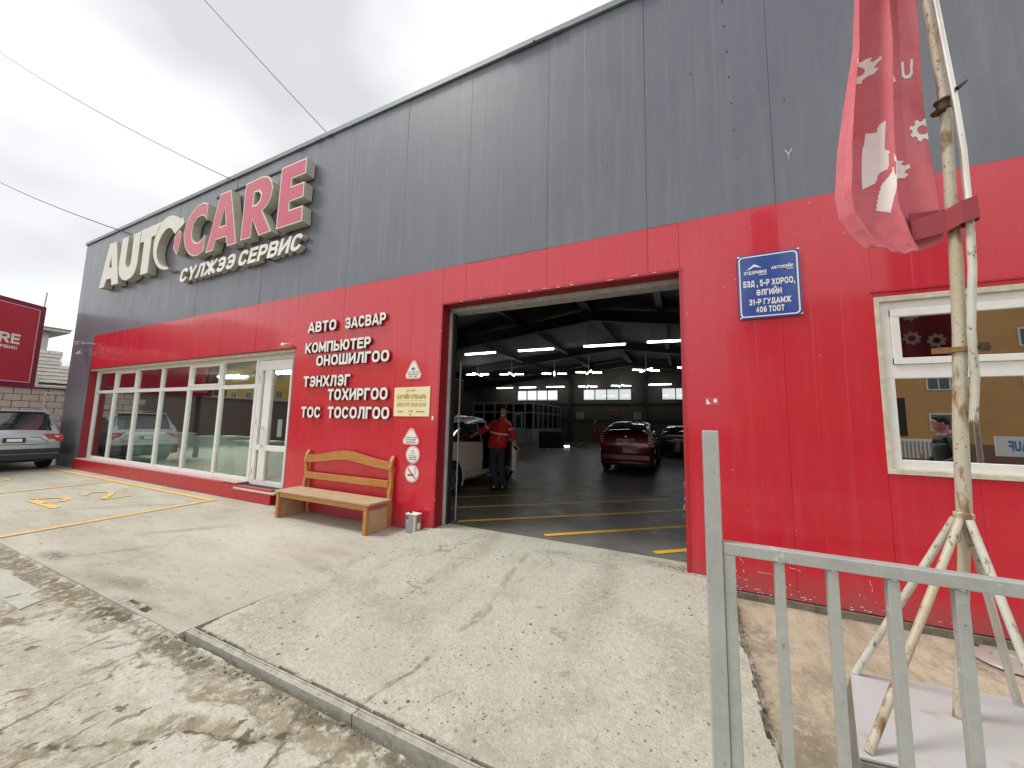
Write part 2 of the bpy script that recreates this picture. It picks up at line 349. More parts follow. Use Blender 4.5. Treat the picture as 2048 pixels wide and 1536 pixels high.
m_apron = mat('apron_concrete', (.43, .415, .335), .8, noise=[(.9, .8, (.325, .295, .23), (.5, 1.2, 1), (.42, .60)), (3.2, .55, (.52, .495, .44), (.3, 1.3, 1)), (9, .5, (.29, .26, .205), (.3, 1.3, 1), (.56, .64)), (40, .5, (.29, .265, .215)), (14, .6, (.22, .195, .15), (.6, 1, 1), (.60, .66)), (1.9, .7, (.27, .24, .185), (.35, 1.1, 1), (.56, .70)), (4.5, .75, (.21, .185, .14), (.4, 1.6, 1), (.63, .72))], bump=[(9, .35), (60, .35)], attr=[('stain', (.085, .07, .055), .85), ('light', (.56, .54, .48), .6)], specks=[(26, .12, (.18, .15, .12), .6)])
m_ramp = mat('ramp_concrete', (.53, .525, .43), .9, noise=[(1.3, .75, (.385, .375, .285)), (5, .6, (.57, .56, .50)), (3.2, .7, (.33, .31, .24), (1, .6, 1), (.58, .72)), (22, .6, (.35, .335, .27)), (60, .6, (.31, .295, .24)), (95, .5, (.66, .65, .6), (1, 1, 1), (.58, .68))], bump=[(14, .5), (60, .8)], cracks=(.9, .008, (.20, .18, .13), .7, .5, .56), attr=[('stain', (.15, .125, .08), .85)], specks=[(9, .14, (.09, .075, .055), .95), (24, .20, (.11, .10, .08), .95), (55, .22, (.19, .175, .14), .85)])
m_yard = mat('worn_yard_concrete', (.49, .485, .405), .9, noise=[(2.2, .6, (.40, .385, .30)), (12, .6, (.57, .565, .50)), (45, .6, (.32, .305, .25)), (2.4, .8, (.31, .26, .18), (1.25, .62, 1), (.60, .612)), (6.5, .85, (.215, .17, .11), (1.4, .6, 1), (.62, .63)), (22, .6, (.22, .19, .14), (1, .7, 1), (.61, .63)), (5, .9, (.10, .08, .05), (1.1, 1.1, 1), (.635, .645))], bump=[(16, .5), (80, .6)], attr=[('stain', (.215, .17, .105), .9), ('dark', (.07, .058, .038), .9)], cracks=(1.7, .026, (.13, .105, .07), .85, .47, .55), specks=[(14, .12, (.12, .10, .07), .9), (34, .18, (.16, .14, .10), .9), (70, .24, (.23, .21, .17), .8)])
m_side = mat('side_strip_concrete', (.45, .39, .28), .85, noise=[(1.1, .85, (.25, .205, .135), (1, 1, 1), (.42, .6)), (5, .6, (.52, .47, .37), (1.4, .5, 1)), (11, .6, (.25, .205, .14), (1.5, .5, 1), (.54, .64)), (45, .5, (.28, .24, .17))], bump=[(12, .3), (70, .4)], specks=(24, .1, (.6, .57, .5), .6), attr=[('stain', (.13, .105, .075), .85)])
m_found = mat('foundation_concrete', (.20, .165, .12), .9, noise=(9, .8, (.10, .08, .06)), bump=(30, .7))
m_floor = mat('workshop_floor', (.175, .165, .135), .38, noise=[(1.1, .7, (.06, .058, .055)), (5, .5, (.17, .16, .145), (.4, 1, 1)), (30, .4, (.06, .055, .05))], bump=(4, .03), rvar=.12, specks=(10, .1, (.03, .03, .03), .8))
m_yel = mat('worn_yellow_paint', (.74, .44, .08), .7, noise=[(7, .5, (.60, .42, .18)), (22, .7, (.46, .38, .26), (1, 1, 1), (.5, .62))])
m_yeli = mat('yellow_floor_paint', (.90, .50, .02), .45, noise=[(9, .5, (.55, .28, .03))])
m_galv = mat('galvanised_grey_paint', (.40, .41, .395), .42, .25, noise=[(3, .55, (.31, .32, .30), (1, 1, 1), (.5, .6)), (8, .9, (.66, .67, .64), (1.5, 1, 1), (.66, .68)), (22, .8, (.20, .13, .08), (1, 1, 1), (.665, .70)), (9, .5, (.33, .345, .33)), (45, .5, (.47, .475, .45))], bump=(50, .08), specks=(15, .07, (.16, .13, .1), .6))
m_rail = mat('steel_channel', (.42, .41, .36), .6, .2, noise=[(5, .8, (.24, .22, .18), (1, 1, 3)), (14, .7, (.15, .12, .09), (1, 1, 1), (.55, .65)), (30, .6, (.5, .48, .42))], bump=(35, .4))
m_rust = mat('rusty_white_tube', (.46, .42, .33), .5, noise=[(5, .75, (.42, .33, .2), (1, 1, .25), (.46, .62)), (10, .9, (.19, .09, .03), (1, 1, .35), (.54, .62)), (34, .8, (.10, .045, .02), (1, 1, .5), (.60, .66))], bump=(40, .25), specks=(30, .16, (.09, .045, .02), .9))
m_tube2 = mat('flaking_white_tube', (.56, .545, .48), .5, noise=[(8, .7, (.40, .36, .27), (1, 1, .25), (.45, .62)), (26, .9, (.18, .10, .05), (1, 1, .5), (.58, .66))], bump=(40, .2))
m_silver = mat('brushed_pole', (.66, .645, .60), .28, .7, noise=[(20, .5, (.40, .34, .27), (1, 1, .15)), (40, .8, (.12, .08, .05), (1, 1, .7), (.64, .7))])
m_darkmetal = mat('dark_clamp', (.05, .035, .025), .6, .5, noise=(30, .7, (.14, .07, .03)))
m_woodF = mat('varnished_pine', (.42, .165, .03), .38, noise=[(5, .7, (.32, .115, .02), (3, 3, .6)), (30, .5, (.62, .34, .11), (.15, 3, 3))], bump=(40, .15, (.2, 2, 2)), coat=.3, coat_rough=.25)
m_woodS = mat('weathered_pine', (.44, .31, .18), .65, noise=[(3, .6, (.30, .20, .12)), (14, .8, (.28, .18, .10), (.12, 2, 2)), (40, .6, (.60, .47, .31), (.1, 3, 3))], bump=(50, .3, (.1, 2, 2)))
m_woodP = mat('side_board', (.47, .32, .18), .6, noise=[(6, .7, (.38, .23, .12), (1, 1, 1)), (40, .4, (.55, .42, .27), (1, 1, .2))])
m_tin = mat('tin_can_print', (.40, .41, .42), .35, .7, noise=(12, .4, (.28, .29, .31)))
m_dark = mat('black_plastic', (.015, .015, .018), .5)
m_black = mat('black_print', (.02, .02, .02), .6)
m_redp = mat('red_print', (.5, .02, .03), .5)
m_blue = mat('blue_enamel', (.02, .07, .31), .3, noise=(6, .3, (.03, .075, .33)), coat=.4, coat_rough=.1)
m_signw = mat('white_sign_face', (.80, .78, .74), .4, noise=(20, .2, (.66, .62, .58)))
m_cream = mat('cream_plate', (.80, .70, .40), .45, noise=(9, .3, (.85, .78, .55)))
m_gold = mat('gold_print', (.35, .22, .05), .5)
m_flag = mat('banner_cloth', (.62, .16, .19), .85, noise=[(3, .6, (.70, .25, .28)), (60, .3, (.52, .11, .14)), (5, .5, (.50, .09, .11), (1, 1, .4), (.55, .66))], bump=[(300, .08), (14, .35, (1, 1, .6), .01)], spec=.25)
m_flagw = mat('banner_white_print', (.85, .83, .80), .8, noise=(20, .2, (.72, .70, .66)))
m_concb = mat('counterweight_concrete', (.22, .205, .17), .85, noise=(10, .7, (.14, .125, .1)), bump=(30, .5))
m_sheet = mat('white_sheet_metal', (.47, .485, .475), .45, .15, noise=[(3, .5, (.50, .53, .56)), (9, .7, (.42, .33, .2), (1, 1, 1), (.6, .72))], bump=(5, .2))
m_brick = mat('cream_block', (.52, .43, .37), .85, noise=[(3, .6, (.43, .34, .29)), (50, .4, (.58, .5, .44))], bump=(50, .4))
m_mortar = mat('dark_mortar', (.16, .13, .12), .95)
m_plaster = mat('pale_plaster', (.50, .49, .46), .85, noise=(1, .5, (.42, .41, .39)))
m_tile = mat('bleached_shingle', (.66, .63, .59), .8, noise=(9, .6, (.48, .45, .42)))
m_ochre = mat('ochre_render', (.62, .34, .13), .85, noise=(.4, .4, (.44, .235, .09)))
m_yellowb = mat('yellow_render', (.80, .55, .13), .85, noise=(.4, .4, (.56, .37, .09)))
m_brown = mat('brown_render', (.16, .10, .07), .85, noise=(.4, .4, (.2, .13, .09)))
m_winb = mat('far_window_glass', (.10, .12, .13), .15)
m_maroon = mat('maroon_wall', (.15, .018, .03), .6)
m_wallin = mat('dim_inner_wall', (.13, .11, .085), .85, noise=(.8, .5, (.08, .075, .07)))
m_ceil = mat('ceiling_sheet', (.10, .105, .105), .7, noise=[(.35, .8, (.05, .053, .055)), (.5, .5, (.2, .2, .17), (.4, 1, 1), (.62, .66))])
m_steel = mat('dark_steel_frame', (.032, .034, .04), .6)
m_lamp = mat('lit_fluorescent_tube', (.9, .9, .9), .4, emit=((.95, 1, .97), 8.5))
m_lamp2 = mat('bright_shop_tube', (.9, .9, .9), .4, emit=((1, 1, .97), 26))
m_lampoff = mat('lamp_housing', (.45, .45, .45), .5)
m_counter = mat('mint_counter', (.64, .68, .62), .5)
m_grin = mat('grey_board', (.3, .3, .3), .7)
m_tyre = mat('tyre_rubber', (.016, .016, .017), .85, bump=(40, .3))
m_rim = mat('alloy_rim', (.45, .46, .47), .3, .8)
m_carsil = mat('silver_car_paint', (.45, .49, .54), .3, .45, coat=.9, coat_rough=.06, noise=(2, .2, (.36, .40, .46)))
m_carw = mat('white_car_paint', (.80, .75, .68), .35, coat=.8, coat_rough=.08, noise=(2, .2, (.55, .50, .43)))
m_carr = mat('burgundy_car_paint', (.15, .006, .018), .3, .3, coat=.9, coat_rough=.06)
m_cark = mat('black_car_paint', (.012, .012, .015), .3, coat=.9, coat_rough=.05)
m_carglass = mat('car_dark_glass', (.008, .010, .014), .06, coat=1, coat_rough=.02, spec=.8)
m_trimk = mat('black_bumper', (.022, .022, .027), .6)
m_tail = mat('tail_lamp_red', (.42, .008, .018), .15, coat=1, coat_rough=.03)
m_clear = mat('tail_lamp_clear', (.62, .58, .52), .15, coat=1, coat_rough=.03)
m_chrome = mat('chrome', (.8, .8, .8), .12, 1)
m_skin = mat('skin', (.55, .31, .22), .55)
m_hair = mat('dark_hair', (.012, .010, .010), .6)
m_jacket = mat('red_work_jacket', (.62, .01, .025), .7, noise=(12, .4, (.36, .006, .015)), bump=(14, .5))
m_trou = mat('navy_trousers', (.025, .033, .055), .8, bump=(16, .4))
m_refl = mat('reflective_tape', (.85, .78, .72), .4)
m_mask = mat('white_mask', (.7, .7, .68), .7)
m_bull = mat('billboard_red', (.46, .02, .045), .4, noise=(1.2, .4, (.52, .035, .06)))
m_bullf = mat('billboard_edge', (.20, .006, .035), .45)
m_bullp = mat('billboard_line', (.75, .33, .40), .5)
m_strap = mat('strap_cloth', (.30, .045, .06), .8)
m_cable = mat('cable', (.03, .03, .03), .7)
m_knauf = mat('banner_blue_print', (.02, .22, .5), .5)
# ------------------------------------------------------------------ numpy value noise for real relief
def vnoise(x, y, seed=0):
    xi = np.floor(x).astype(int); yi = np.floor(y).astype(int); xf = x-xi; yf = y-yi
    def h(a, b):
        n = (a*374761393 + b*668265263 + seed*1442695) & 0xffffffff
        n = ((n ^ (n >> 13))*1274126177) & 0xffffffff
        return ((n ^ (n >> 16)) & 0xffff)/65535.
    u = xf*xf*(3-2*xf); v = yf*yf*(3-2*yf)
    return (h(xi, yi)*(1-u)+h(xi+1, yi)*u)*(1-v) + (h(xi, yi+1)*(1-u)+h(xi+1, yi+1)*u)*v
def fbm(x, y, oct=4, seed=0, g=.5):
    s = 0; a = 1; t = 0
    for o in range(oct): s = s + a*vnoise(x*2**o, y*2**o, seed+o*17); t += a; a *= g
    return s/t
def sstep(a, b, x):
    t = np.clip((x-a)/(b-a), 0, 1); return t*t*(3-2*t)
def segd(x, y, pts):
    d = np.full(np.shape(x), 1e9)
    for (ax, ay), (bx, by) in zip(pts[:-1], pts[1:]):
        vx, vy = bx-ax, by-ay; t = np.clip(((x-ax)*vx+(y-ay)*vy)/(vx*vx+vy*vy), 0, 1)
        d = np.minimum(d, np.hypot(x-ax-t*vx, y-ay-t*vy))
    return d
def sheet(name, xs, ys, zf, m, attrs=None, keep=None, skirt=.12, kind='structure', parent=None):
    X, Y = np.meshgrid(xs, ys, indexing='ij'); Z = zf(X, Y)
    a, b = X.shape; V = np.stack([X, Y, Z], -1).reshape(-1, 3)
    i, j = np.meshgrid(np.arange(a-1), np.arange(b-1), indexing='ij')
    q = np.stack([i*b+j, (i+1)*b+j, (i+1)*b+j+1, i*b+j+1], -1).reshape(-1, 4)
    if keep is not None:
        c = V[q].mean(1); q = q[keep(c[:, 0], c[:, 1])]
    F = q.tolist()
    if skirt:                       # give the slab a real edge
        from collections import Counter
        E = {}
        for f in F:
            for k in range(4):
                e = (f[k], f[(k+1) % 4]); r = (e[1], e[0])
                if r in E: del E[r]
                else: E[e] = 1
        n = len(V); idx = sorted({v for e in E for v in e}); mp_ = {v: n+k for k, v in enumerate(idx)}
        low = V[idx].copy(); low[:, 2] -= skirt; V = np.vstack([V, low])
        F += [(e[1], e[0], mp_[e[0]], mp_[e[1]]) for e in E]
    me = bpy.data.meshes.new(name); me.from_pydata(V.tolist(), [], F)
    me.polygons.foreach_set('use_smooth', [True]*len(me.polygons))
    try: me.set_sharp_from_angle(angle=radians(40))
    except Exception: pass
    for an, fn in (attrs or {}).items():
        at = me.attributes.new(an, 'FLOAT', 'POINT'); vals = np.clip(fn(V[:, 0], V[:, 1]), 0, 1).astype(np.float32); at.data.foreach_set('value', vals)
    me.materials.append(m); o = bpy.data.objects.new(name, me); COL.objects.link(o); o.parent = parent
    return tag(o, kind=kind)

# ================================================================== GROUND
gb = MB(); gb.box(-300, 300, -300, 300, -.9, -.16); tag(gb.build('ground', m_asph), kind='structure')
gb = MB(); gb.box(-60, 60, -30, -7.6, -.16, -.152); tag(gb.build('road', m_asph), kind='structure')

# worn concrete yard in front of the steel channel
def wearmask(x, y):
    w = fbm(x*1.1+3, y*2.4+9, 5, 3, .55)
    d1 = segd(x, y, [(-4.6, -3.05), (-3.5, -3.0), (-2.6, -3.0), (-1.7, -2.97), (-.6, -2.9), (.5, -2.9)])
    strip = sstep(.13, .09, d1 + .34*(fbm(x*4, y*4, 6, 11, .6)-.5))
    cr1 = segd(x, y, [(-1.9, -3.04), (-2.1, -3.2), (-2.5, -3.28), (-2.65, -3.5), (-2.9, -3.62), (-3.1, -3.85)])
    cr = sstep(.06, .035, cr1 + .2*(fbm(x*7, y*7, 5, 21, .6)-.5))
    left = sstep(-3.95, -4.7, x)*sstep(-3.65, -3.25, y)*sstep(.38, .56, fbm(x*1.7, y*2.6, 4, 31))
    up = sstep(.50, .57, w + .12*sstep(-3.0, -3.9, y) - .06*sstep(-3.4, -3.0, y))
    band = sstep(.56, .62, fbm(x*2.3+.8*y, y*4.2, 5, 77))*.9
    lft = sstep(.11, .08, segd(x, y, [(-7.5, -2.98), (-6.0, -3.02), (-5.0, -3.0), (-4.2, -2.95)]) + .12*(fbm(x*5, y*5, 5, 71, .6)-.5))
    return np.clip(np.maximum.reduce([lft, strip, cr, .8*left, .45*up, 0*x]), 0, 1)
def yard_z(x, y):
    m = wearmask(x, y)
    return -.014 - .018*sstep(-2.2, -.9, x) + .006*sstep(-3.06, -2.93, y)*sstep(-3.4, -3.7, x) - .012*m + .007*(fbm(x*14, y*14, 3, 5)-.5) + .012*(fbm(x*1.2, y*1.2, 3, 8)-.5)
sheet('yard', np.arange(-9, 3.2, .016), np.concatenate([np.arange(-4.7, -2.9, .014), [-2.9]]), yard_z, m_yard,
      {'stain': lambda x, y: wearmask(x, y)*(.35+.9*fbm(x*9, y*9, 4, 40)),
       'dark': lambda x, y: .45*sstep(.10, .06, segd(x, y, [(-7.5, -2.98), (-6.0, -3.02), (-5.0, -3.0), (-4.2, -2.95)]) + .12*(fbm(x*5, y*5, 5, 71, .6)-.5)) + sstep(.07, .03, segd(x, y, [(-4.6, -3.0), (-3.5, -2.96), (-2.6, -2.98), (-1.8, -2.93), (-.6, -2.90), (.5, -2.88)])+.30*(fbm(x*6, y*6, 5, 50, .6)-.5))*.6
               + sstep(.018, .004, segd(x, y, [(-1.9, -3.06), (-2.02, -3.13), (-2.08, -3.22), (-2.3, -3.26), (-2.42, -3.31), (-2.5, -3.42), (-2.68, -3.5), (-2.78, -3.6), (-2.95, -3.66)])+.07*(fbm(x*14, y*14, 4, 61, .65)-.5))})
yb = MB(); yb.box(-30, 30, -7.6, -4.7, -.30, -.056); yb.box(-30, -9, -4.7, -2.9, -.30, -.050); yb.box(3.2, 30, -4.7, -2.9, -.30, -.05)
tag(yb.build('outer_yard', m_yard), kind='structure')

# smooth parking apron along the front
def apron_edge(x, y):
    return (x < -3.5) & (y > -2.90) & ~((np.hypot((x+4.17)/.075, (y+2.84)/.035) < 1) | (np.hypot((x+4.42)/.085, (y+2.83)/.022) < 1))
def blob(x, y, cx, cy, rx, ry, rot=0, s=1):
    c, n = cos(rot), sin(rot); u = ((x-cx)*c+(y-cy)*n)/rx; v = (-(x-cx)*n+(y-cy)*c)/ry
    return np.clip(1.25 - np.sqrt(u*u+v*v) - .7*(fbm(x*2.2, y*2.2, 4, s)-.5), 0, 1)
sheet('parking_apron', np.concatenate([np.arange(-30, -12, .25), np.arange(-12, -3.5, .03), [-3.5]]), np.concatenate([np.arange(-2.93, -.0, .03), [.0]]),
      lambda x, y: .0 + .006*(fbm(x*1.3, y*1.3, 3, 4)-.5) - .012*sstep(-3.9, -4.5, x)*0, m_apron,
      {'stain': lambda x, y: np.maximum.reduce([blob(x, y, -6.6, -2.75, .3, .1, 0, 1), .75*blob(x, y, -6.55, -1.6, .55, .1, .9, 2), .6*blob(x, y, -6.2, -2.35, .5, .035, 1.0, 3),
                    .75*blob(x, y, -4.3, -2.83, .4, .07, .1, 4), .5*blob(x, y, -5.0, -2.7, .8, .12, .2, 5), .35*blob(x, y, -9.2, -1.5, 1.2, .12, .8, 6), .5*blob(x, y, -17.0, -1.4, 3.6, 1.1, 0, 7),
                    .8*sstep(.012, .003, segd(x, y, [(-6.0, -2.75), (-5.7, -2.5), (-5.85, -2.1), (-6.3, -1.7)])+.006*(fbm(x*14, y*14, 2, 9)-.5)),
                    .6*sstep(.11, .0, -y+.07*(fbm(x*4, y*4, 3, 12)-.5))]),
       'light': lambda x, y: blob(x, y, -5.2, -1.2, 1.4, .9, .3, 8)}, keep=apron_edge)
# ramp slab up to the workshop door
def ramp_z(x, y):
    t = np.clip((y+2.8)/2.8, 0, 1); return .004 + .082*t*t*(3-2*t)*.6 + .034*t + .008*(fbm(x*2, y*2, 4, 2)-.5) - .02*sstep(-3.2, -3.5, x)*t - .035*sstep(.15, .42, x)*t
def ramp_keep(x, y):
    re = .375 + .05*(fbm(y*3+7, y*0, 4, 6)-.5)*2 + .02*(fbm(y*14, y*0, 2, 7)-.5)
    le = -3.47 + .05*sstep(-2.6, -2.85, y) + .012*(fbm(y*5, y*0, 3, 61)-.5)
    return (x > le) & (x < re) & (y > -2.79 + .022*(fbm(x*8, x*0, 3, 9)-.5)) & ~((y > 0) & ((x < -3.33) | (x > .02)))
sheet('ramp_slab', np.arange(-3.5, .46, .014), np.arange(-2.8, .30, .014), ramp_z, m_ramp,
      {'stain': lambda x, y: np.maximum.reduce([
          .9*sstep(.022, .0, segd(x, y, [(-1.72, -2.77), (-1.70, -2.62), (-1.64, -2.45), (-1.63, -2.28)])+.055*(fbm(x*16, y*16, 3, 3)-.45)),
          .55*sstep(.04, .0, segd(x, y, [(-1.6, -1.9), (-1.55, -1.6), (-1.62, -1.25), (-1.68, -.7), (-1.7, -.3)])+.12*(fbm(x*9, y*9, 3, 4)-.5)),
          .8*blob(x, y, -.76, -2.05, .11, .035, .4, 13), .35*blob(x, y, -1.0, -.2, .5, .12, 0, 14), .95*blob(x, y, -.05, .06, .55, .12, -.15, 15), .6*blob(x, y, -1.4, -.12, .35, .1, .2, 93),
          .22*sstep(.02, .0, np.abs(np.hypot(x+.55, y+.55)-.62)+.05*(fbm(x*12, y*12, 2, 16)-.5))*sstep(.45, .6, fbm(x*2, y*2, 3, 91)),
          .22*sstep(.02, .0, np.abs(np.hypot(x+.3, y+1.2)-1.25)+.05*(fbm(x*12, y*12, 2, 17)-.5))*sstep(.45, .6, fbm(x*2, y*2, 3, 92)),
          .3*sstep(.56, .68, fbm(x*1.6, y*1.6, 4, 18)), .42*sstep(.24, .04, np.abs(x+2.35+.06*np.sin(y*1.5)) + .25*(fbm(x*3, y*2, 4, 94)-.5))*sstep(-2.8, -.6, y), .42*sstep(.24, .04, np.abs(x+.75+.05*np.sin(y*1.5)) + .25*(fbm(x*3, y*2, 4, 95)-.5))*sstep(-2.8, -.6, y), .8*blob(x, y, -1.15, -1.35, .05, .03, .3, 96), .7*blob(x, y, -.95, -1.6, .04, .03, .3, 97), .6*sstep(.02, .0, y+2.79+.03*(fbm(x*9, y*9, 2, 19)-.5))])}, keep=ramp_keep)
# lower strip of pavement right of the ramp, foot of the red wall
sheet('side_pavement', np.concatenate([np.arange(.30, 3.4, .025), np.arange(3.4, 12, .3)]), np.concatenate([np.arange(-2.9, -.012, .025), [-.012]]),
      lambda x, y: -.072 + .012*(fbm(x*1.5, y*1.5, 4, 21)-.5) + .008*(fbm(x*9, y*9, 2, 22)-.5) - .03*sstep(.5, .34, x), m_side,
      {'stain': lambda x, y: np.maximum.reduce([.9*sstep(.16, .02, x-.36+.12*(fbm(x*8, y*8, 3, 23)-.5)), .6*sstep(.48, .62, fbm(x*1.8, y*2.2, 5, 24, .6)), .8*blob(x, y, .62, -1.85, .16, .5, .1, 27), .5*blob(x, y, .8, -1.2, .3, .2, .3, 28),
                .6*sstep(.09, .0, -y+.05*(fbm(x*6, y*6, 2, 25)-.5)), .8*blob(x, y, 1.95, -.42, .22, .14, 0, 26)])}, skirt=.1)
# joint between ramp and apron: a narrow dirty groove is left open; a bed of dirt lies in it
gb = MB(); gb.box(-9, 12, -2.95, 0.02, -.2, -.085); tag(gb.build('soil_bed', m_yard), kind='structure')
# crumbled concrete lumps along broken edges
cr_ = MB()
for k in range(700):
    w = random.random()
    if w < .45: x = random.uniform(-3.6, .4); y = -2.89 - abs(random.gauss(0, .06)); z = -.02
    elif w < .8: x = .40 + random.gauss(0, .03); y = random.uniform(-2.8, -.05); z = -.075
    else: x = random.uniform(-4.7, -3.4); y = -2.99 + random.gauss(0, .06); z = -.028
    r = random.uniform(.002, .006)*(1.7 if random.random() < .12 else 1)
    q = MB(); q.ball((0, 0, 0), (r*random.uniform(.8, 1.9), r*random.uniform(.7, 1.4), r*.7), 5, 3); q.v = [(a+random.gauss(0, r*.22), b+random.gauss(0, r*.22), c+random.gauss(0, r*.15)) for a, b, c in q.v]; q.xf(Matrix.Translation((x, y, z+r*.2)) @ Matrix.Rotation(random.random()*6, 4, 'Z')); cr_.add(q.v, q.f)
for k in range(150):
    x = random.uniform(-3.3, .2); y = random.uniform(-2.7, -.2); zz = float(ramp_z(np.float64(x), np.float64(y))); r = random.uniform(.0015, .005)
    q = MB(); q.ball((0, 0, 0), (r*random.uniform(.8, 2.2), r, r*.6), 5, 3); q.v = [(a+random.gauss(0, r*.2), b+random.gauss(0, r*.2), c+random.gauss(0, r*.1)) for a, b, c in q.v]; q.xf(Matrix.Translation((x, y, zz)) @ Matrix.Rotation(random.random()*6, 4, 'Z')); cr_.add(q.v, q.f)
tag(cr_.build('gravel_crumbs', m_concb), label='loose concrete crumbs along the broken slab edges', cat='gravel', kind='stuff')

# steel channel
t = thing('steel_edge_channel', (-3.5, -2.85, 0), 'long weathered steel channel bedded along the front edge of the pale ramp slab', 'steel channel')
for x0, x1 in ((-3.5, -1.72), (-1.715, .1), (.105, 3.4)):
    m = MB(); m.box(x0, x1, -2.858, -2.812, -.085, -.004); m.box(x0, x1, -2.858, -2.850, -.004, .003); m.box(x0, x1, -2.816, -2.806, -.004, .004)
    m.build('channel_length', m_rail, t, bevel=.002)
# loose grey kerb piece at the left edge
t = thing('broken_concrete_block', (-5.5, -3.22, -.05), 'flat pale grey broken concrete block lying in the dirt at the left', 'concrete block')
m = MB(); m.prism([(-6.6, -3.36), (-5.12, -3.30), (-5.2, -3.16), (-5.45, -3.17), (-5.5, -3.1), (-6.6, -3.12)], -.06, -.012, map3=lambda a, b, t_: (a, b, t_)); m.build('block_body', m_concb.copy(), t, bevel=.006)
bpy.data.objects['block_body'].data.materials[0] = mat('pale_block', (.42, .42, .37), .85, noise=(9, .6, (.32, .31, .26)), bump=(40, .5))
m = MB(); m.box(-5.95, -5.52, -3.30, -3.21, -.012, -.004); m.build('raised_patch', bpy.data.materials['pale_block'], t, bevel=.003)

# painted markings
def strip(m, pts, w, z):
    for (ax, ay), (bx, by) in zip(pts[:-1], pts[1:]):
        d = Vector((bx-ax, by-ay)).normalized(); n = Vector((-d.y, d.x))*w/2
        m.add([(ax-n.x, ay-n.y, z), (bx-n.x, by-n.y, z), (bx+n.x, by+n.y, z), (ax+n.x, ay+n.y, z)], [(0, 1, 2, 3)])
m = MB(); z = .0085
strip(m, [(-17.6, -.36), (-8.30, -.36)], .105, z); strip(m, [(-8.35, -.4125), (-8.15, -2.88)], .105, z+.0004); strip(m, [(-12.6, -.4125), (-12.45, -2.88)], .105, z+.0004)
tag(m.build('parking_lines', m_yel, recalc=False), kind='structure', label='worn yellow parking bay lines')
m = MB()   # P 2 , read by someone looking along -x
def pz(u, v, ox, oy, sx, sy): return (ox - v*sx, oy + u*sy)
def stroke(pts, ox, oy, sx, sy, w): strip(m, [pz(u, v, ox, oy, sx, sy) for u, v in pts], w, z+.0008)
stroke([(0, 0), (0, 1)], -9.85, -1.96, 1.3, .36, .12)
stroke([(0, .97), (.6, .97), (.95, .85), (.95, .62), (.6, .5), (0, .5)], -9.85, -1.96, 1.3, .36, .085)
stroke([(0, .75), (.12, .93), (.45, 1), (.85, .9), (.9, .7), (.55, .38), (0, .04), (1.05, .04)], -10.1, -1.33, 1.05, .40, .085)
stroke([(0, 0), (0, 1)], -14.0, -1.93, 1.3, .45, .10)
stroke([(0, .97), (.6, .97), (.95, .85), (.95, .62), (.6, .5), (0, .5)], -14.0, -1.93, 1.3, .45, .085)
tag(m.build('bay_lettering', m_yel, recalc=False), kind='structure')
m = MB()
d = Vector((.77, .64))
for k in range(7):
    x0 = -.35 - 1.43*k; L_ = (.0 - x0)/.77 + 1.2 if k < 3 else 5.6
    strip(m, [(x0, .47), (x0 + d.x*L_, .47 + d.y*L_)], .095, .0865)
tag(m.build('floor_stripes', m_yeli, recalc=False), kind='structure', label='yellow diagonal stripes on the workshop floor')
gb = MB(); gb.box(-18, 7, .24, 25.4, -.16, .082); tag(gb.build('workshop_floor', m_floor), kind='structure')

# ================================================================== GARAGE BUILDING
G = thing('auto_service_building', (0, 0, 0), 'long car workshop clad in grey panels above red ones, with an open doorway', 'building')
SE = [.97 + 1.295*k for k in range(-15, 6)]
XL, XR, ZT, ZB = -18.06, 6.4, 7.31, 4.032
def panel(x0, x1, z0, z1, m, prof=.0014):
    tx, tz = random.gauss(0, .0016), random.gauss(0, .0014); g = .0018 if x1 < .5 or z0 > 4 else .001
    if x0 > XL+.01: x0 += g
    if x1 < XR-.01: x1 -= g
    b = MB(); n = max(1, int(round((x1-x0)/.26))); xs = [x0]
    for k in range(1, n): c = x0+(x1-x0)*k/n; xs += [c-.004, c-.0015, c+.0015, c+.004]
    xs.append(x1); V = []; cx, cz = (x0+x1)/2, (z0+z1)/2
    for i, x in enumerate(xs):
        d = prof if (len(xs) > 2 and 0 < i < len(xs)-1 and (i-1) % 4 in (1, 2)) else 0
        for zz in (z0, z1):
            y = d + tx*(x-cx) + tz*(zz-cz)
            V.append((x, y, zz))
    nn = len(xs)
    for i, x in enumerate(xs):
        for zz in (z0, z1): V.append((x, .05, zz))
    F = [(2*i, 2*i+2, 2*i+3, 2*i+1) for i in range(nn-1)] + [(2*nn+2*i+1, 2*nn+2*i+3, 2*nn+2*i+2, 2*nn+2*i) for i in range(nn-1)]
    F += [(2*i+1, 2*i+3, 2*nn+2*i+3, 2*nn+2*i+1) for i in range(nn-1)] + [(2*nn+2*i, 2*nn+2*i+2, 2*i+2, 2*i) for i in range(nn-1)]
    F += [(0, 1, 2*nn+1, 2*nn), (2*nn-2, 2*nn+2*nn-2, 2*nn+2*nn-1, 2*nn-1)]
    b.add(V, F); return b.build('wall_panel', m, G)
def region(x0, x1, z0, z1, m, prof=.0014):
    c = [x0] + [s for s in SE if x0+.12 < s < x1-.12] + [x1]
    for a, b in zip(c[:-1], c[1:]): panel(a, b, z0, z1, m, prof)
region(XL, XR, ZB+.002, ZT, m_grey, .0007)
region(XL, -16.4, .0, ZB, m_grey)
region(-16.4, -6.77, 3.0, ZB, m_red); region(-6.77, -3.33, 0, ZB, m_red); region(-3.33, .02, 3.442, ZB, m_red)
region(.02, 1.69, 0, ZB, m_red); region(1.69, 5.0, 2.90, ZB, m_red); region(1.69, 5.0, 0, 1.25, m_red); region(5.0, XR, 0, ZB, m_red)
core = MB()
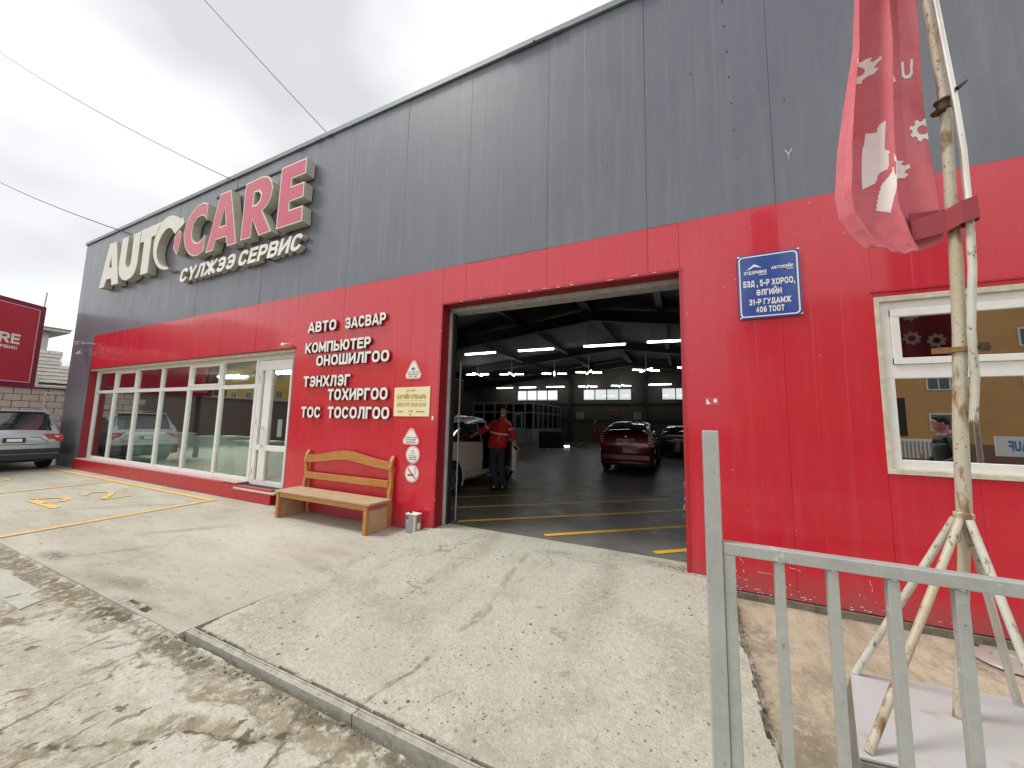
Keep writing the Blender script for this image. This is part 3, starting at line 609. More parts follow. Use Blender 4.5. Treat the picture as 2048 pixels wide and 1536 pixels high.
for x0, x1, z0, z1 in ((XL+.01, XR, ZB, ZT), (XL+.01, -16.42, -.1, ZB), (-16.42, -6.75, 3.02, ZB), (-6.75, -3.35, -.1, ZB), (-3.35, .04, 3.46, ZB), (.04, 1.67, -.1, ZB), (1.67, 5.02, 2.92, ZB), (1.67, 5.02, -.1, 1.23), (5.02, XR, -.1, ZB)):
    core.box(x0, x1, .06, .22, z0, z1)
core.build('wall_core', m_core, G)
m = MB(); m.box(XL-.02, XR, -.035, .30, ZT, ZT+.05); m.box(XL-.02, XR, -.038, -.008, ZT-.045, ZT); m.build('roof_flashing', m_trim, G)
# dents and torn bits in the flashing
for k in range(9):
    x = random.uniform(-9, 3); m = MB(); m.box(x, x+random.uniform(.1, .5), -.052, -.039, ZT-.055, ZT-.035); m.build('flashing_strip', m_trim, G)
m = MB(); m.box(-10.2, -6.95, -.022, -.004, 6.935, 6.975); m.build('cable_ledge', m_steel, G)
# side and back walls, roof
def wallq(name, mt, *b):
    m = MB()
    for q in b: m.box(*q)
    return m.build(name, mt, G)
wallq('side_wall', m_wallin, (XL+.02, XL+.2, .23, 25.6, -.1, 7.2)); wallq('side_wall', m_wallin, (XR-.2, XR, .23, 25.6, -.1, 7.2))
BW = [(-13.46, -9.62), (-7.4, -3.56), (-1.33, 2.5)]
bz0, bz1 = 3.53, 4.47
bx = [XL+.2]; 
segs = []
last = XL+.2
for a, b_ in BW: segs.append((last, a, -.1, 7.2)); segs.append((a, b_, -.1, bz0)); segs.append((a, b_, bz1, 7.2)); last = b_
segs.append((last, XR-.2, -.1, 7.2))
wallq('back_wall', m_wallin, *[(a, b_, 25.4, 25.6, c, d_) for a, b_, c, d_ in segs])
m_pane = glass('pale_pane', (.94, .96, .95), .02)
for a, b_ in BW:
    w = MB(); n = 4; dx = (b_-a)/n
    for k in range(n+1): w.box(a+k*dx-.035, a+k*dx+.035, 25.36, 25.46, bz0, bz1)
    w.box(a, b_, 25.362, 25.458, bz0, bz0+.05); w.box(a, b_, 25.362, 25.458, bz1-.05, bz1)
    f = w.build('back_window', m_steel, G)
    for k in range(n):
        p = MB(); p.box(a+k*dx+.04, a+(k+1)*dx-.04, 25.40, 25.41, bz0+.05, bz1-.05); p.build('pane', m_pane, f)
RX, RZ = -3.2, 6.35
def roofz(x): return RZ - (.115*(RX-x) if x < RX else .15*(x-RX))
def slab(x0, x1, y0, y1, dz, th, name, mt, par=G):
    m = MB(); V = []
    for x in (x0, x1):
        for y in (y0, y1):
            for h in (0, th): V.append((x, y, roofz(x)+dz+h))
    m.add(V, [(0, 1, 3, 2), (4, 6, 7, 5), (0, 4, 5, 1), (2, 3, 7, 6), (0, 2, 6, 4), (1, 5, 7, 3)]); return m.build(name, mt, par)
for x0, x1 in ((XL, RX), (RX, XR)):
    for y0, y1 in ((.22, 6.4), (6.4, 12.8), (12.8, 19.2), (19.2, 25.6)): slab(x0, x1, y0, y1, 0, .12, 'roof_sheet', m_ceil)
for y in (3.8, 10.0, 16.2, 22.4):
    m = MB()
    for x0, x1 in ((XL+.2, RX), (RX, XR-.2)):
        for dz, w in ((-.10, .2), (-.50, .2)):
            V = [(x, yy, roofz(x)+dz+h) for x in (x0, x1) for yy in (y-w/2, y+w/2) for h in (-.03, .03)]
            m.add(V, [(0, 1, 3, 2), (4, 6, 7, 5), (0, 4, 5, 1), (2, 3, 7, 6), (0, 2, 6, 4), (1, 5, 7, 3)])
        V = [(x, yy, roofz(x)+h) for x in (x0, x1) for yy in (y-.02, y+.02) for h in (-.5, -.1)]
        m.add(V, [(0, 1, 3, 2), (4, 6, 7, 5), (0, 4, 5, 1), (2, 3, 7, 6), (0, 2, 6, 4), (1, 5, 7, 3)])
    m.build('roof_beam', m_steel, G)
for x in (-13.5, -9, -6.1, RX, -.6, 2.2):
    m = MB(); w = .16 if x == RX else .1; m.box(x-w, x+w, .3, 25.3, roofz(x)-.36 if x == RX else roofz(x)-.30, roofz(x)-.10); m.build('roof_purlin', m_steel, G)
for y in (3.8, 10, 16.2, 22.4):
    for x in (XL+.35, XR-.4): m = MB(); m.box(x-.12, x+.12, y-.15, y+.15, .08, roofz(x)-.5); m.build('column', m_steel, G)
for x in (-8.5, -2.45, 3.5): m = MB(); m.box(x-.14, x+.14, 25.15, 25.38, .08, 5.5); m.build('column', m_steel, G)
m = MB(); m.box(XL+.3, XR-.3, 25.3, 25.39, 3.2, 3.3); m.box(XL+.3, XR-.3, 25.3, 25.39, 1.9, 1.98); m.build('wall_rail', m_steel, G)

# doorway lining
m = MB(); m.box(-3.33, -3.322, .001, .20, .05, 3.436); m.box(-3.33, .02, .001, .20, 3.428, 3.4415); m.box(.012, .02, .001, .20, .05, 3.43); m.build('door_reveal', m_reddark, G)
m = MB(); m.box(-3.345, -3.331, -.012, -.0025, 3.40, 3.46); m.box(-3.36, .05, -.010, -.0025, 3.442, 3.475); m.build('door_edge_trim', m_redtrim, G)
m = MB(); m.box(.014, .045, -.010, -.0025, .02, 3.44); m.build('door_corner_trim', m_redtrim, G); m = MB(); m.box(-3.345, -3.315, -.011, -.003, .06, 3.44); m.build('door_corner_trim', m_redtrim, G)
m = MB(); m.box(-3.33, -3.29, .20, .36, .05, 3.40); m.box(-3.33, .02, .20, .42, 3.37, 3.428); m.build('door_frame', mat('pale_post', (.46, .46, .43), .6, noise=(9, .6, (.22, .22, .2), (1, 1, .3))), G)
m = MB(); m.box(-3.29, -3.262, .24, .28, .06, 3.36); m.box(-3.29, -3.27, .32, .34, .06, 3.36); m.build('shutter_rail', m_dark, G)
m = MB(); m.tube([(-3.25, .45, .1), (-3.25, .45, 2.6)], .01, 6); m.build('pull_cord', m_grin, G)

# red plinth under the shop window and foundation on the right
for a, b_ in ((-16.42, -14.4), (-14.395, -12.2), (-12.195, -9.9), (-9.895, -8.62), (-8.615, -7.02)):
    m = MB(); m.box(a, b_, -.085, -.004, .004, .275 if b_ > -7.5 else .29); m.build('plinth_panel', m_redtrim, G, bevel=.003)
m = MB(); m.box(.05, XR, -.020, .05, -.12, -.012); m.build('foundation', m_found, G)
m = MB(); m.box(-16.42, -6.79, .0, .35, -.1, .275); m.build('window_base', m_core, G)
m = MB(); m.box(-16.4, -8.2, -.05, .17, .291, .312); m.build('window_ledge', mat('faded_ledge', (.50, .36, .36), .5, noise=(6, .6, (.42, .2, .22))), G)
m = MB(); m.box(-8.2, -6.9, -.1, .19, .20, .238); m.build('door_sill', m_ivory, G, bevel=.004)
# reveals of the shop window
m = MB(); m.box(-16.4, -16.392, .001, .24, .27, 3.0); m.box(-6.778, -6.77, .001, .24, .1, 3.0); m.box(-16.4, -6.77, -.03, .24, 2.985, 3.0); m.build('window_reveal', m_reddark, G)
m = MB(); m.box(-16.39, -6.78, .02, .24, 2.93, 2.984); m.build('header_board', m_ivory, G)
# shop window frame, panes, sashes
yf0, yf1 = .17, .245
XM = [-16.33, -15.06, -13.70, -12.32, -10.94, -9.56, -8.22]
zb, ztr, ztop = .33, 2.29, 2.93
fr = MB()
fr.box(-16.40, -8.15, yf0, yf1, zb-.03, zb+.05); fr.box(-16.40, -8.15, yf0+.002, yf1, ztop-.07, ztop); fr.box(-16.40, -8.15, yf0-.002, yf1, ztr-.04, ztr+.05)
for i, x in enumerate(XM):
    w = .06 if 0 < i < 6 else .07
    fr.box(x-w/2-.01, x+w/2+.01, yf0-.006, yf1-.003, zb-.028, ztop-.002)
SW = fr.build('shop_window', m_white, G, bevel=.006)
for i in range(6):
    a, b_ = XM[i]+.04, XM[i+1]-.04
    for z0, z1 in ((zb+.05, ztr-.04), (ztr+.05, ztop-.07)):
        tl = random.gauss(0, .004); p = MB()
        p.add([(a, .20-tl, z0), (b_, .20+tl, z0), (b_, .20+tl*.3, z1), (a, .20-tl*.3, z1), (a, .206-tl, z0), (b_, .206+tl, z0), (b_, .206+tl*.3, z1), (a, .206-tl*.3, z1)],
              [(0, 1, 2, 3), (7, 6, 5, 4), (0, 4, 5, 1), (1, 5, 6, 2), (2, 6, 7, 3), (3, 7, 4, 0)])
        p.build('pane', m_glass, SW)
    if i in (1, 4):
        s = MB(); z0, z1 = ztr+.05, ztop-.07
        s.box(a, b_, .155, .235, z0, z0+.05); s.box(a, b_, .155, .235, z1-.05, z1); s.box(a, a+.055, .157, .233, z0+.05, z1-.05); s.box(b_-.055, b_, .157, .233, z0+.05, z1-.05); s.build('opening_sash', m_white, SW, bevel=.004)
# glazed door
DR = MB(); DR.box(-8.15, -7.0, .165, .24, 2.84, 2.93); DR.box(-8.15, -8.05, .165, .24, .24, 2.84); DR.box(-7.03, -6.94, .165, .24, .24, 2.84)
door = DR.build('entrance_door', m_white, G, bevel=.005)
m = MB()
m.box(-8.045, -7.035, .15, .225, .245, .36); m.box(-8.045, -7.035, .15, .225, 2.62, 2.825); m.box(-8.045, -8.005, .15, .225, .36, 2.62); m.box(-7.9, -7.68, .15, .225, .36, 2.62); m.box(-7.085, -7.035, .15, .225, .36, 2.62)
m.box(-8.005, -7.9, .152, .222, .965, 1.07); m.box(-7.68, -7.085, .152, .222, .965, 1.07); m.build('door_leaf', m_white, door, bevel=.004)
for a, b_, z0, z1 in ((-8.005, -7.9, .36, .965), (-8.005, -7.9, 1.07, 2.62), (-7.68, -7.085, .36, .965), (-7.68, -7.085, 1.07, 2.62)):
    m = MB(); m.box(a, b_, .186, .192, z0, z1); m.build('pane', m_glass, door)
m = MB(); m.box(-7.82, -7.79, .10, .115, 1.0, 1.5); m.box(-7.82, -7.79, .115, .15, 1.05, 1.08); m.box(-7.82, -7.79, .115, .15, 1.42, 1.45); m.build('handle', m_white, door, bevel=.004)
for z in (.5, 1.5, 2.4): m = MB(); m.box(-8.12, -8.09, .14, .165, z, z+.12); m.build('hinge', m_white, door, bevel=.003)
m = MB(); m.box(-8.02, -7.05, .17, .2, 2.855, 2.90); m.build('transom_sticker', m_ivory, door)
m = MB(); m.box(-7.42, -7.28, .192, .196, 1.25, 1.6); m.build('door_notice', m_signw, door)
# right window
ww = MB(); wx0, wx1, wz0, wz1 = 1.69, 5.0, 1.25, 2.90
ww.box(wx0, wx0+.035, -.012, .10, wz0, wz1); ww.box(wx0, wx1, -.013, .10, wz1-.05, wz1); ww.box(wx0, wx1, -.016, .10, wz0, wz0+.045); ww.box(wx1-.035, wx1, -.012, .10, wz0, wz1)
RWn = ww.build('side_window', m_ivory, G, bevel=.004)
m = MB(); a, b_ = wx0+.035, wx1-.035
m.box(a, b_, .02, .10, wz0+.045, wz0+.13); m.box(a, b_, .02, .10, wz1-.13, wz1-.05); m.box(a, a+.075, .018, .102, wz0+.045, wz1-.05); m.box(b_-.075, b_, .018, .102, wz0+.045, wz1-.05)
m.box(a, b_, .016, .10, 2.12, 2.25); m.box(3.3, 3.38, .018, .102, wz0+.1, wz1-.06); m.build('window_frame', m_white, RWn, bevel=.005)
m = MB(); m.box(a+.075, 3.3, .0, .05, 2.25, 2.31); m.box(a+.075, 3.3, .0, .05, wz1-.20, wz1-.13); m.box(a+.075, a+.135, .002, .052, 2.25, wz1-.13); m.box(3.24, 3.3, .002, .052, 2.25, wz1-.13); m.build('opening_sash', m_white, RWn, bevel=.004)
m = MB(); m.box(a+.135, 3.24, .030, .035, 2.31, wz1-.20); m.build('pane', m_glassr, RWn)
m = MB(); m.box(a+.075, 3.3, .050, .055, wz0+.13, 2.12); m.build('pane', m_glassr, RWn)
m = MB(); m.box(3.38, b_-.075, .050, .055, wz0+.13, 2.12); m.box(3.38, b_-.075, .050, .055, 2.25, wz1-.13); m.build('pane', m_glassr, RWn)
m = MB(); m.box(wx0-.02, wx1, -.012, -.003, wz1+.045, wz1+.06); m.build('drip_strip', m_redtrim, G)
# screws and scars on the cladding
for x in (.62,):
    pass
sc = MB()
for k in range(9): sc.ball((.55+.012*k, -.001, 7.05-.34*k), (.012, .004, .012), 8, 4)
for x, zz in ((-3.9, 3.55), (-3.45, 3.6), (-2.9, 3.52), (-2.2, 3.5), (-1.3, 3.53), (-.5, 3.5), (-6.6, 3.12), (-7.6, 3.05), (-.1, 3.55), (2.9, 3.3), (1.1, 5.2), (.2, 5.9), (-.8, 5.0)): sc.ball((x, -.001, zz), (.008, .004, .008), 6, 4)
tag(sc.build('cladding_screws', m_darkmetal, G), kind='stuff')
chip = MB()
def scratch(x0, z0, x1, z1, w=.0016, n=7):
    P = [(x0+(x1-x0)*k/n + random.gauss(0, .004), z0+(z1-z0)*k/n + random.gauss(0, .004)) for k in range(n+1)]
    for k in range(n):
        if random.random() < .85: chip.bar((P[k][0], -.0028, P[k][1]), (P[k+1][0], -.0028, P[k+1][1]), .002, w*random.uniform(.5, 1.8))
for q in ((1.02, .44, 1.25, .43), (1.25, .43, 1.40, .385), (1.17, .46, 1.17, .42), (.5, .32, .535, .27), (.64, .21, .80, .2), (.45, .13, .56, .11), (.9, .3, 1.0, .28), (1.5, .3, 1.52, .2)): scratch(*q)
for k in range(60):
    x = .3+abs(random.gauss(0, .8)); z = abs(random.gauss(0, .035))+.004; w = random.uniform(.004, .028); h_ = random.uniform(.002, .006)
    chip.add([(x, -.0024, z), (x+w, -.0024, z-random.uniform(-.002, .004)), (x+w*.8, -.0024, z+h_), (x+w*.1, -.0024, z+h_*.8)], [(0, 1, 2, 3)])
for k in range(26):
    x = random.choice((random.uniform(-.0, .012), random.uniform(-3.345, -3.335), random.uniform(.3, 1.6))); z = random.uniform(.1, 1.2) if x < .1 else random.uniform(.05, .4)
    chip.ball((x, -.003, z), (random.uniform(.002, .005), .001, random.uniform(.003, .012)), 6, 3)
for k in range(14): x = random.uniform(-3.2, 0); chip.ball((x, -.0105, 3.447+random.random()*.02), (random.uniform(.01, .05), .001, .003), 6, 3)
for a, b_ in (((1.08, 4.62), (1.11, 4.56)), ((1.14, 4.62), (1.11, 4.56)), ((1.11, 4.56), (1.11, 4.5))): chip.bar((a[0], -.003, a[1]), (b_[0], -.003, b_[1]), .003, .006)
tag(chip.build('paint_chips', m_signw, G), kind='stuff')
# ================================================================== SIGNS ON THE WALL
A_ = [(-15.87, 5.4), (-15.53, 5.39), (-15.41, 5.61), (-15.09, 5.6), (-15.0, 5.38), (-14.58, 5.37), (-15.03, 6.72), (-15.5, 6.74)]
Ah = [(-15.33, 5.95), (-15.14, 5.95), (-15.29, 6.33)]
U_ = [(-14.64, 6.74), (-14.25, 6.72), (-14.27, 6.1), (-14.26, 5.92), (-14.18, 5.81), (-14.06, 5.77), (-13.96, 5.79), (-13.91, 5.9), (-13.93, 6.71), (-13.52, 6.72), (-13.5, 5.81), (-13.55, 5.62), (-13.64, 5.5), (-13.78, 5.42), (-14.08, 5.38), (-14.35, 5.45), (-14.58, 5.63), (-14.67, 5.87)]
T_ = [(-13.49, 6.73), (-12.35, 6.74), (-12.47, 6.58), (-12.58, 6.42), (-12.84, 6.41), (-12.83, 5.4), (-13.25, 5.41), (-13.25, 6.36), (-13.47, 6.37)]
O_ = [(-12.64, 6.34), (-12.67, 6.2), (-12.66, 6.02), (-12.6, 5.82), (-12.43, 5.6), (-12.23, 5.44), (-12.01, 5.36), (-11.73, 5.32), (-11.71, 5.37), (-11.96, 5.42), (-12.1, 5.48), (-12.26, 5.58), (-12.39, 5.73), (-12.46, 5.93), (-12.42, 6.15), (-12.3, 6.33), (-12.12, 6.45), (-11.95, 6.48), (-11.76, 6.41), (-11.66, 6.31), (-11.58, 6.23), (-11.16, 6.44), (-11.26, 6.61), (-11.36, 6.58), (-11.53, 6.68), (-11.77, 6.78), (-12.02, 6.81), (-12.27, 6.76), (-12.48, 6.62)]
P_ = [(-11.35, 6.28), (-11.58, 6.15), (-11.56, 6.04), (-11.59, 5.86), (-11.38, 5.64), (-11.34, 5.72), (-11.30, 5.89), (-11.27, 6.07), (-11.30, 6.25)]
C_ = [(-10.12, 6.69), (-10.34, 6.78), (-10.59, 6.76), (-10.84, 6.64), (-11.01, 6.45), (-11.11, 6.23), (-11.1, 6.01), (-10.99, 5.77), (-10.79, 5.56), (-10.56, 5.45), (-10.35, 5.44), (-10.12, 5.51), (-10.12, 5.91), (-10.2, 5.85), (-10.35, 5.77), (-10.53, 5.79), (-10.69, 5.91), (-10.75, 6.11), (-10.72, 6.3), (-10.59, 6.43), (-10.39, 6.45), (-10.23, 6.4), (-10.13, 6.29)]
A2 = [(-10.01, 5.43), (-9.62, 6.8), (-9.19, 6.79), (-8.79, 5.43), (-9.13, 5.43), (-9.21, 5.67), (-9.63, 5.68), (-9.72, 5.44)]
A2h = [(-9.53, 5.97), (-9.27, 5.97), (-9.39, 6.42)]
R_ = [(-8.63, 5.46), (-8.62, 6.77), (-8.01, 6.79), (-7.82, 6.73), (-7.69, 6.6), (-7.63, 6.42), (-7.67, 6.22), (-7.77, 6.07), (-7.93, 5.99), (-7.56, 5.45), (-7.98, 5.44), (-8.27, 5.88), (-8.27, 5.45)]
Rh = [(-8.28, 6.19), (-8.27, 6.48), (-8.12, 6.47), (-8.03, 6.37), (-8.05, 6.25), (-8.16, 6.19)]
E_ = [(-7.4, 5.45), (-7.38, 6.78), (-6.6, 6.78), (-6.6, 6.45), (-7.02, 6.45), (-7.02, 6.28), (-6.62, 6.28), (-6.62, 5.96), (-7.03, 5.96), (-7.03, 5.78), (-6.61, 5.78), (-6.6, 5.45)]
def inset(poly, d):
    n = len(poly); area = sum(poly[i][0]*poly[(i+1) % n][1]-poly[(i+1) % n][0]*poly[i][1] for i in range(n)); sg = 1 if area > 0 else -1
    out = []
    for i in range(n):
        p0, p1, p2 = Vector(poly[i-1]), Vector(poly[i]), Vector(poly[(i+1) % n])
        a = (p1-p0).normalized(); b = (p2-p1).normalized(); na = Vector((-a.y, a.x))*sg; nb = Vector((-b.y, b.x))*sg
        m = na+nb; k = m.length
        if k < .3: out.append((p1+na*d)[:]); continue
        m.normalize(); out.append((p1 + m*min(d/max(.45, m.dot(na)), d*1.8))[:])
    return out
t = thing('illuminated_letter_sign', (-11.2, -.03, 5.4), 'big raised white and faded red AUTOCARE channel letters high on the grey wall', 'sign')
for pl, h in ((A_, [Ah]), (U_, []), (T_, []), (O_, [])):
    b = MB(); b.prism(pl, -.196, -.02, h); L = b.build('letter', m_lside, t)
    f = MB(); f.prism(pl, -.202, -.1965, h); f.build('letter_face', m_letter, L)
for pl, h in ((P_, []), (C_, []), (A2, [A2h]), (R_, [Rh]), (E_, [])):
    b = MB(); b.prism(pl, -.196, -.02, h); L = b.build('letter', m_lside, t)
    f = MB(); f.prism(pl, -.202, -.1965, h); f.build('letter_face', m_letter, L)
    f = MB(); f.prism(inset(pl, .032), -.207, -.2025, [inset(q, -.03) for q in h]); f.build('red_face', m_pink, L)
t = thing('lower_letter_sign', (-9, -.03, 4.9), 'white raised italic letters СҮЛЖЭЭ СЕРВИС under the big red and white sign letters', 'sign')
for s_, a, b_, z0, z1 in (('СҮЛЖЭЭ', -11.27, -8.89, 4.92, 5.26), ('СЕРВИС', -8.79, -6.64, 4.92, 5.26)):
    for q in text_mb(s_, a, b_-.05, z0, z1, -.13, .11, .035, .22, .10):
        L = q.build('letter', m_lside, t, recalc=True)
    for q in text_mb(s_, a, b_-.05, z0, z1, -.134, .0035, .035, .22, .10): q.build('letter_face', m_letter2, t)
m = MB(); m.tube([(-7.55, -.03, 5.36), (-7.4, -.09, 5.33), (-7.28, -.04, 5.40), (-7.2, -.07, 5.36), (-7.15, -.03, 5.44)], .012, 5); tag(m.build('dangling_wire', m_darkmetal), 'short dark loose wire between the big letter E and the small sign', 'wire')

rows = [('АВТО', -6.38, -5.62, 3.24, 3.44), ('ЗАСВАР', -5.39, -4.44, 3.235, 3.435), ('КОМПЬЮТЕР', -6.41, -4.75, 2.85, 3.045), ('ОНОШИЛГОО', -6.08, -4.32, 2.595, 2.79),
        ('ТЭНХЛЭГ', -6.39, -5.18, 2.215, 2.415), ('ТОХИРГОО', -5.71, -4.31, 1.965, 2.165), ('ТОС', -6.39, -5.87, 1.65, 1.85), ('ТОСОЛГОО', -5.68, -4.25, 1.65, 1.85)]
wrd = ['first word of the top line', 'second word of the top line', 'second line of the list', 'indented third line of the list', 'fourth line of the list', 'indented fifth line of the list', 'short first word of the bottom line', 'long last word of the bottom line']
for (s_, a, b_, z0, z1), w_ in zip(rows, wrd):
    t = thing('wall_lettering', (a, -.01, z0), 'white raised letters %s on the red wall, %s' % (s_, w_), 'lettering', 'white service words on the red wall')
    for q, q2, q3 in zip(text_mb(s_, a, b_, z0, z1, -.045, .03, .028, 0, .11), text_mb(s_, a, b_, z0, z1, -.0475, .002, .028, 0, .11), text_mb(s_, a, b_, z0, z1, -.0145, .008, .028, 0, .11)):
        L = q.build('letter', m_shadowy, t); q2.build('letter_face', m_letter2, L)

def flat(poly, y0, y1, name, m, par, holes=()):
    b = MB(); b.prism(poly, y0, y1, holes); return b.build(name, m, par)
def rrect(x0, x1, z0, z1, r, n=5):
    out = []
    for cx, cz, a0 in ((x1-r, z1-r, 0), (x0+r, z1-r, 90), (x0+r, z0+r, 180), (x1-r, z0+r, 270)):
        for k in range(n+1): a = radians(a0+90*k/n); out.append((cx+r*cos(a), cz+r*sin(a)))
    return out
def disc(cx, cz, rx, rz, n=28): return [(cx+rx*cos(2*pi*k/n), cz+rz*sin(2*pi*k/n)) for k in range(n)]
def rtri(x0, x1, z0, z1, r=.03):
    c = [(x0, z0), (x1, z0), ((x0+x1)/2, z1)]; out = []
    for i in range(3):
        p, a, b_ = Vector(c[i]), Vector(c[i-1]), Vector(c[(i+1) % 3]); d0 = (a-p).normalized(); d1 = (b_-p).normalized()
        for k in range(5): u = k/4; q = p+d0*r*2*(1-u)+d1*r*2*u; q = q*.75+p*.25 if 0 < k < 4 else q; out.append(q[:])
    return out
def line_text(par, s_, x0, x1, z0, z1, y, m, name='print_line', bold=.012, keep=True):
    q = merge(text_mb(s_, x0, x1, z0, z1, y, .0012, bold, 0, .13, keep_aspect=keep)); return q.build(name, m, par, recalc=False)
# blue address sign
t = thing('address_sign', (.59, -.01, 2.8), 'blue enamel address sign with white writing on the red wall beside the window', 'sign')
tilt = [(.590, 2.80), (1.135, 2.785), (1.135, 3.485), (.590, 3.505)]
flat(rrect(.590, 1.137, 2.79, 3.495, .03), -.026, -.014, 'sign_plate', m_blue, t)
flat(rrect(.604, 1.123, 2.806, 3.478, .04), -.0285, -.0262, 'border_line', m_letter2, t, [rrect(.616, 1.111, 2.818, 3.466, .034)])
for x, zz in ((.605, 3.48), (1.13, 3.488), (1.132, 2.80), (.61, 2.80)): m = MB(); m.lathe([(0, -.034), (.011, -.032), (.013, -.012), (0, -.012)], (x, 0, zz), 'y', 10); m.build('screw_cap', m_chrome, t)
line_text(t, 'БЗД , 5-Р ХОРОО,', .640, 1.09, 3.135, 3.205, -.0285, m_letter2, bold=.028, keep=False)
line_text(t, 'ӨЛГИЙН', .755, .975, 3.035, 3.10, -.0285, m_letter2, bold=.028, keep=False)
line_text(t, '31-Р ГУДАМЖ', .685, 1.05, 2.935, 3.00, -.0285, m_letter2, bold=.028, keep=False)
line_text(t, '406 ТООТ', .745, .99, 2.85, 2.915, -.0285, m_letter2, bold=.028, keep=False)
line_text(t, 'ХҮДЭРМӨНХ', .65, .855, 3.275, 3.312, -.0285, m_letter2, bold=.028, keep=False)
line_text(t, 'АВТОКЕЙР', .895, 1.085, 3.305, 3.338, -.0285, m_letter2, bold=.028, keep=False)
flat([(.672, 3.325), (.745, 3.385), (.815, 3.34), (.775, 3.347), (.742, 3.358), (.715, 3.338)], -.0288, -.0266, 'roof_emblem', m_letter2, t)
for a, b_, zz in ((.785, .855, 3.258), (1.03, 1.085, 3.287)): m = MB(); m.box(a, b_, -.0288, -.0266, zz, zz+.008); m.build('underline', m_letter2, t)
# plaques left of the doorway
def tri_sign(x0, x1, z0, z1, label, lines, icon=None):
    t = thing('warning_sign', (x0, -.01, z0), label, 'sign')
    flat(rtri(x0, x1, z0, z1, .045), -.010, -.003, 'sign_plate', mat('pink_rim', (.72, .42, .42), .5), t)
    w = x1-x0; flat(rtri(x0+.028, x1-.028, z0+.02, z1-.055, .035), -.0125, -.0102, 'sign_face', m_signw, t)
    for i, s_ in enumerate(lines):
        zz = z0+.10-.035*i; c = (x0+x1)/2; h = .095 - .012*(2-i)*(-1) ; line_text(t, s_, c-h, c+h, zz, zz+.02, -.0140, m_black, keep=False)
    if icon: icon(t, (x0+x1)/2, z0+.16)
    return t
def speaker_icon(t, cx, cz):
    flat([(cx-.035, cz-.012), (cx-.015, cz-.012), (cx+.01, cz-.03), (cx+.01, cz+.035), (cx-.015, cz+.015), (cx-.035, cz+.015)], -.0140, -.0127, 'horn_symbol', m_black, t)
    m = MB(); m.bar((cx+.02, -.0135, cz-.012), (cx+.045, -.0135, cz+.015), .001, .004); m.bar((cx+.02, -.0135, cz+.015), (cx+.045, -.0135, cz-.012), .001, .004); m.build('cross_symbol', m_black, t)
tri_sign(-4.03, -3.63, 2.29, 2.645, 'white triangular sign with a crossed horn above the cream opening hours plate', ['ДУУГАРГАХ', 'ХОРИГЛОНО', 'УУ'], speaker_icon)
tri_sign(-4.02, -3.61, 1.265, 1.575, 'white triangular sign with three lines of text below the cream opening hours plate', ['ГАРААР', 'ХҮРЭХИЙГ', 'ХОРИГЛОНО'])
t = thing('opening_hours_plate', (-4.2, -.01, 1.7), 'cream plate with the opening hours in gold and dark print beside the doorway', 'sign')
flat([(-4.19, 1.70), (-3.49, 1.705), (-3.485, 2.165), (-4.195, 2.158)], -.013, -.003, 'plate', m_cream, t)
line_text(t, 'АВТОКЕЙР', -3.95, -3.76, 2.095, 2.12, -.0145, m_gold); line_text(t, 'ЦАГИЙН ХУВААРЬ', -4.13, -3.555, 1.975, 2.045, -.0145, m_gold, bold=.028, keep=False)
line_text(t, 'ӨДӨР БҮР: 09:00-20:00', -4.13, -3.555, 1.855, 1.915, -.0145, m_gold, keep=False); line_text(t, 'ЗАСВАР', -4.12, -3.99, 1.765, 1.785, -.0145, m_black); line_text(t, '7-Р', -3.9, -3.80, 1.76, 1.80, -.0145, m_gold, bold=.028)
line_text(t, 'ҮЙЛЧИЛГЭЭ', -3.77, -3.55, 1.765, 1.785, -.0145, m_black); line_text(t, '365', -3.90, -3.8, 1.72, 1.74, -.0145, m_gold)
m = MB(); m.box(-4.12, -3.56, -.0144, -.0131, 1.945, 1.949); m.build('rule_line', m_gold, t)
def round_sign(cz, label):
    t = thing('round_sign', (-3.765, -.01, cz), label, 'sign')
    flat(disc(-3.765, cz, .135, .135), -.010, -.003, 'sign_plate', bpy.data.materials['pink_rim'], t); flat(disc(-3.765, cz, .112, .112), -.0125, -.0102, 'sign_face', m_signw, t); return t
t = round_sign(1.115, 'round white sign with a small symbol and lines of text, above the no smoking sign')
flat(disc(-3.765, 1.155, .03, .035, 10), -.0140, -.0127, 'symbol', m_grin, t, [disc(-3.765, 1.155, .02, .024, 10)])
for i, s_ in enumerate(('ГАР УТАС', 'ХЭРЭГЛЭХИЙГ', 'ХОРИГЛОНО')): line_text(t, s_, -3.84, -3.69, 1.09-.028*i, 1.106-.028*i, -.0140, m_black, keep=False)
t = round_sign(.83, 'round white no smoking sign, lowest of the signs beside the doorway')
m = MB(); m.box(-3.845, -3.73, -.0140, -.0127, .795, .818); m.build('cigarette_symbol', m_black, t)
m = MB(); m.bar((-3.845, -.0150, .905), (-3.69, -.0150, .755), .001, .02); m.build('red_slash', m_redp, t)
m = MB(); m.tube([(-3.72, -.0145, .82), (-3.69, -.0145, .85), (-3.72, -.0145, .88), (-3.69, -.0145, .92)], .005, 5); m.build('smoke_symbol', m_grin, t)
t = thing('small_sticker', (.27, -.005, 1.88), 'small faded sticker with two white pictograms on the red wall right of the doorway', 'sticker')
flat(rrect(.235, .375, 1.87, 1.965, .006), -.0042, -.0028, 'sticker_sheet', mat('faded_sticker', (.58, .06, .08), .5), t)
flat([(.250, 1.885), (.285, 1.885), (.285, 1.905), (.268, 1.91), (.266, 1.94), (.25, 1.94)], -.0058, -.0044, 'pictogram', m_signw, t)
flat(disc(.335, 1.922, .018, .024, 12), -.0058, -.0044, 'pictogram', m_signw, t)
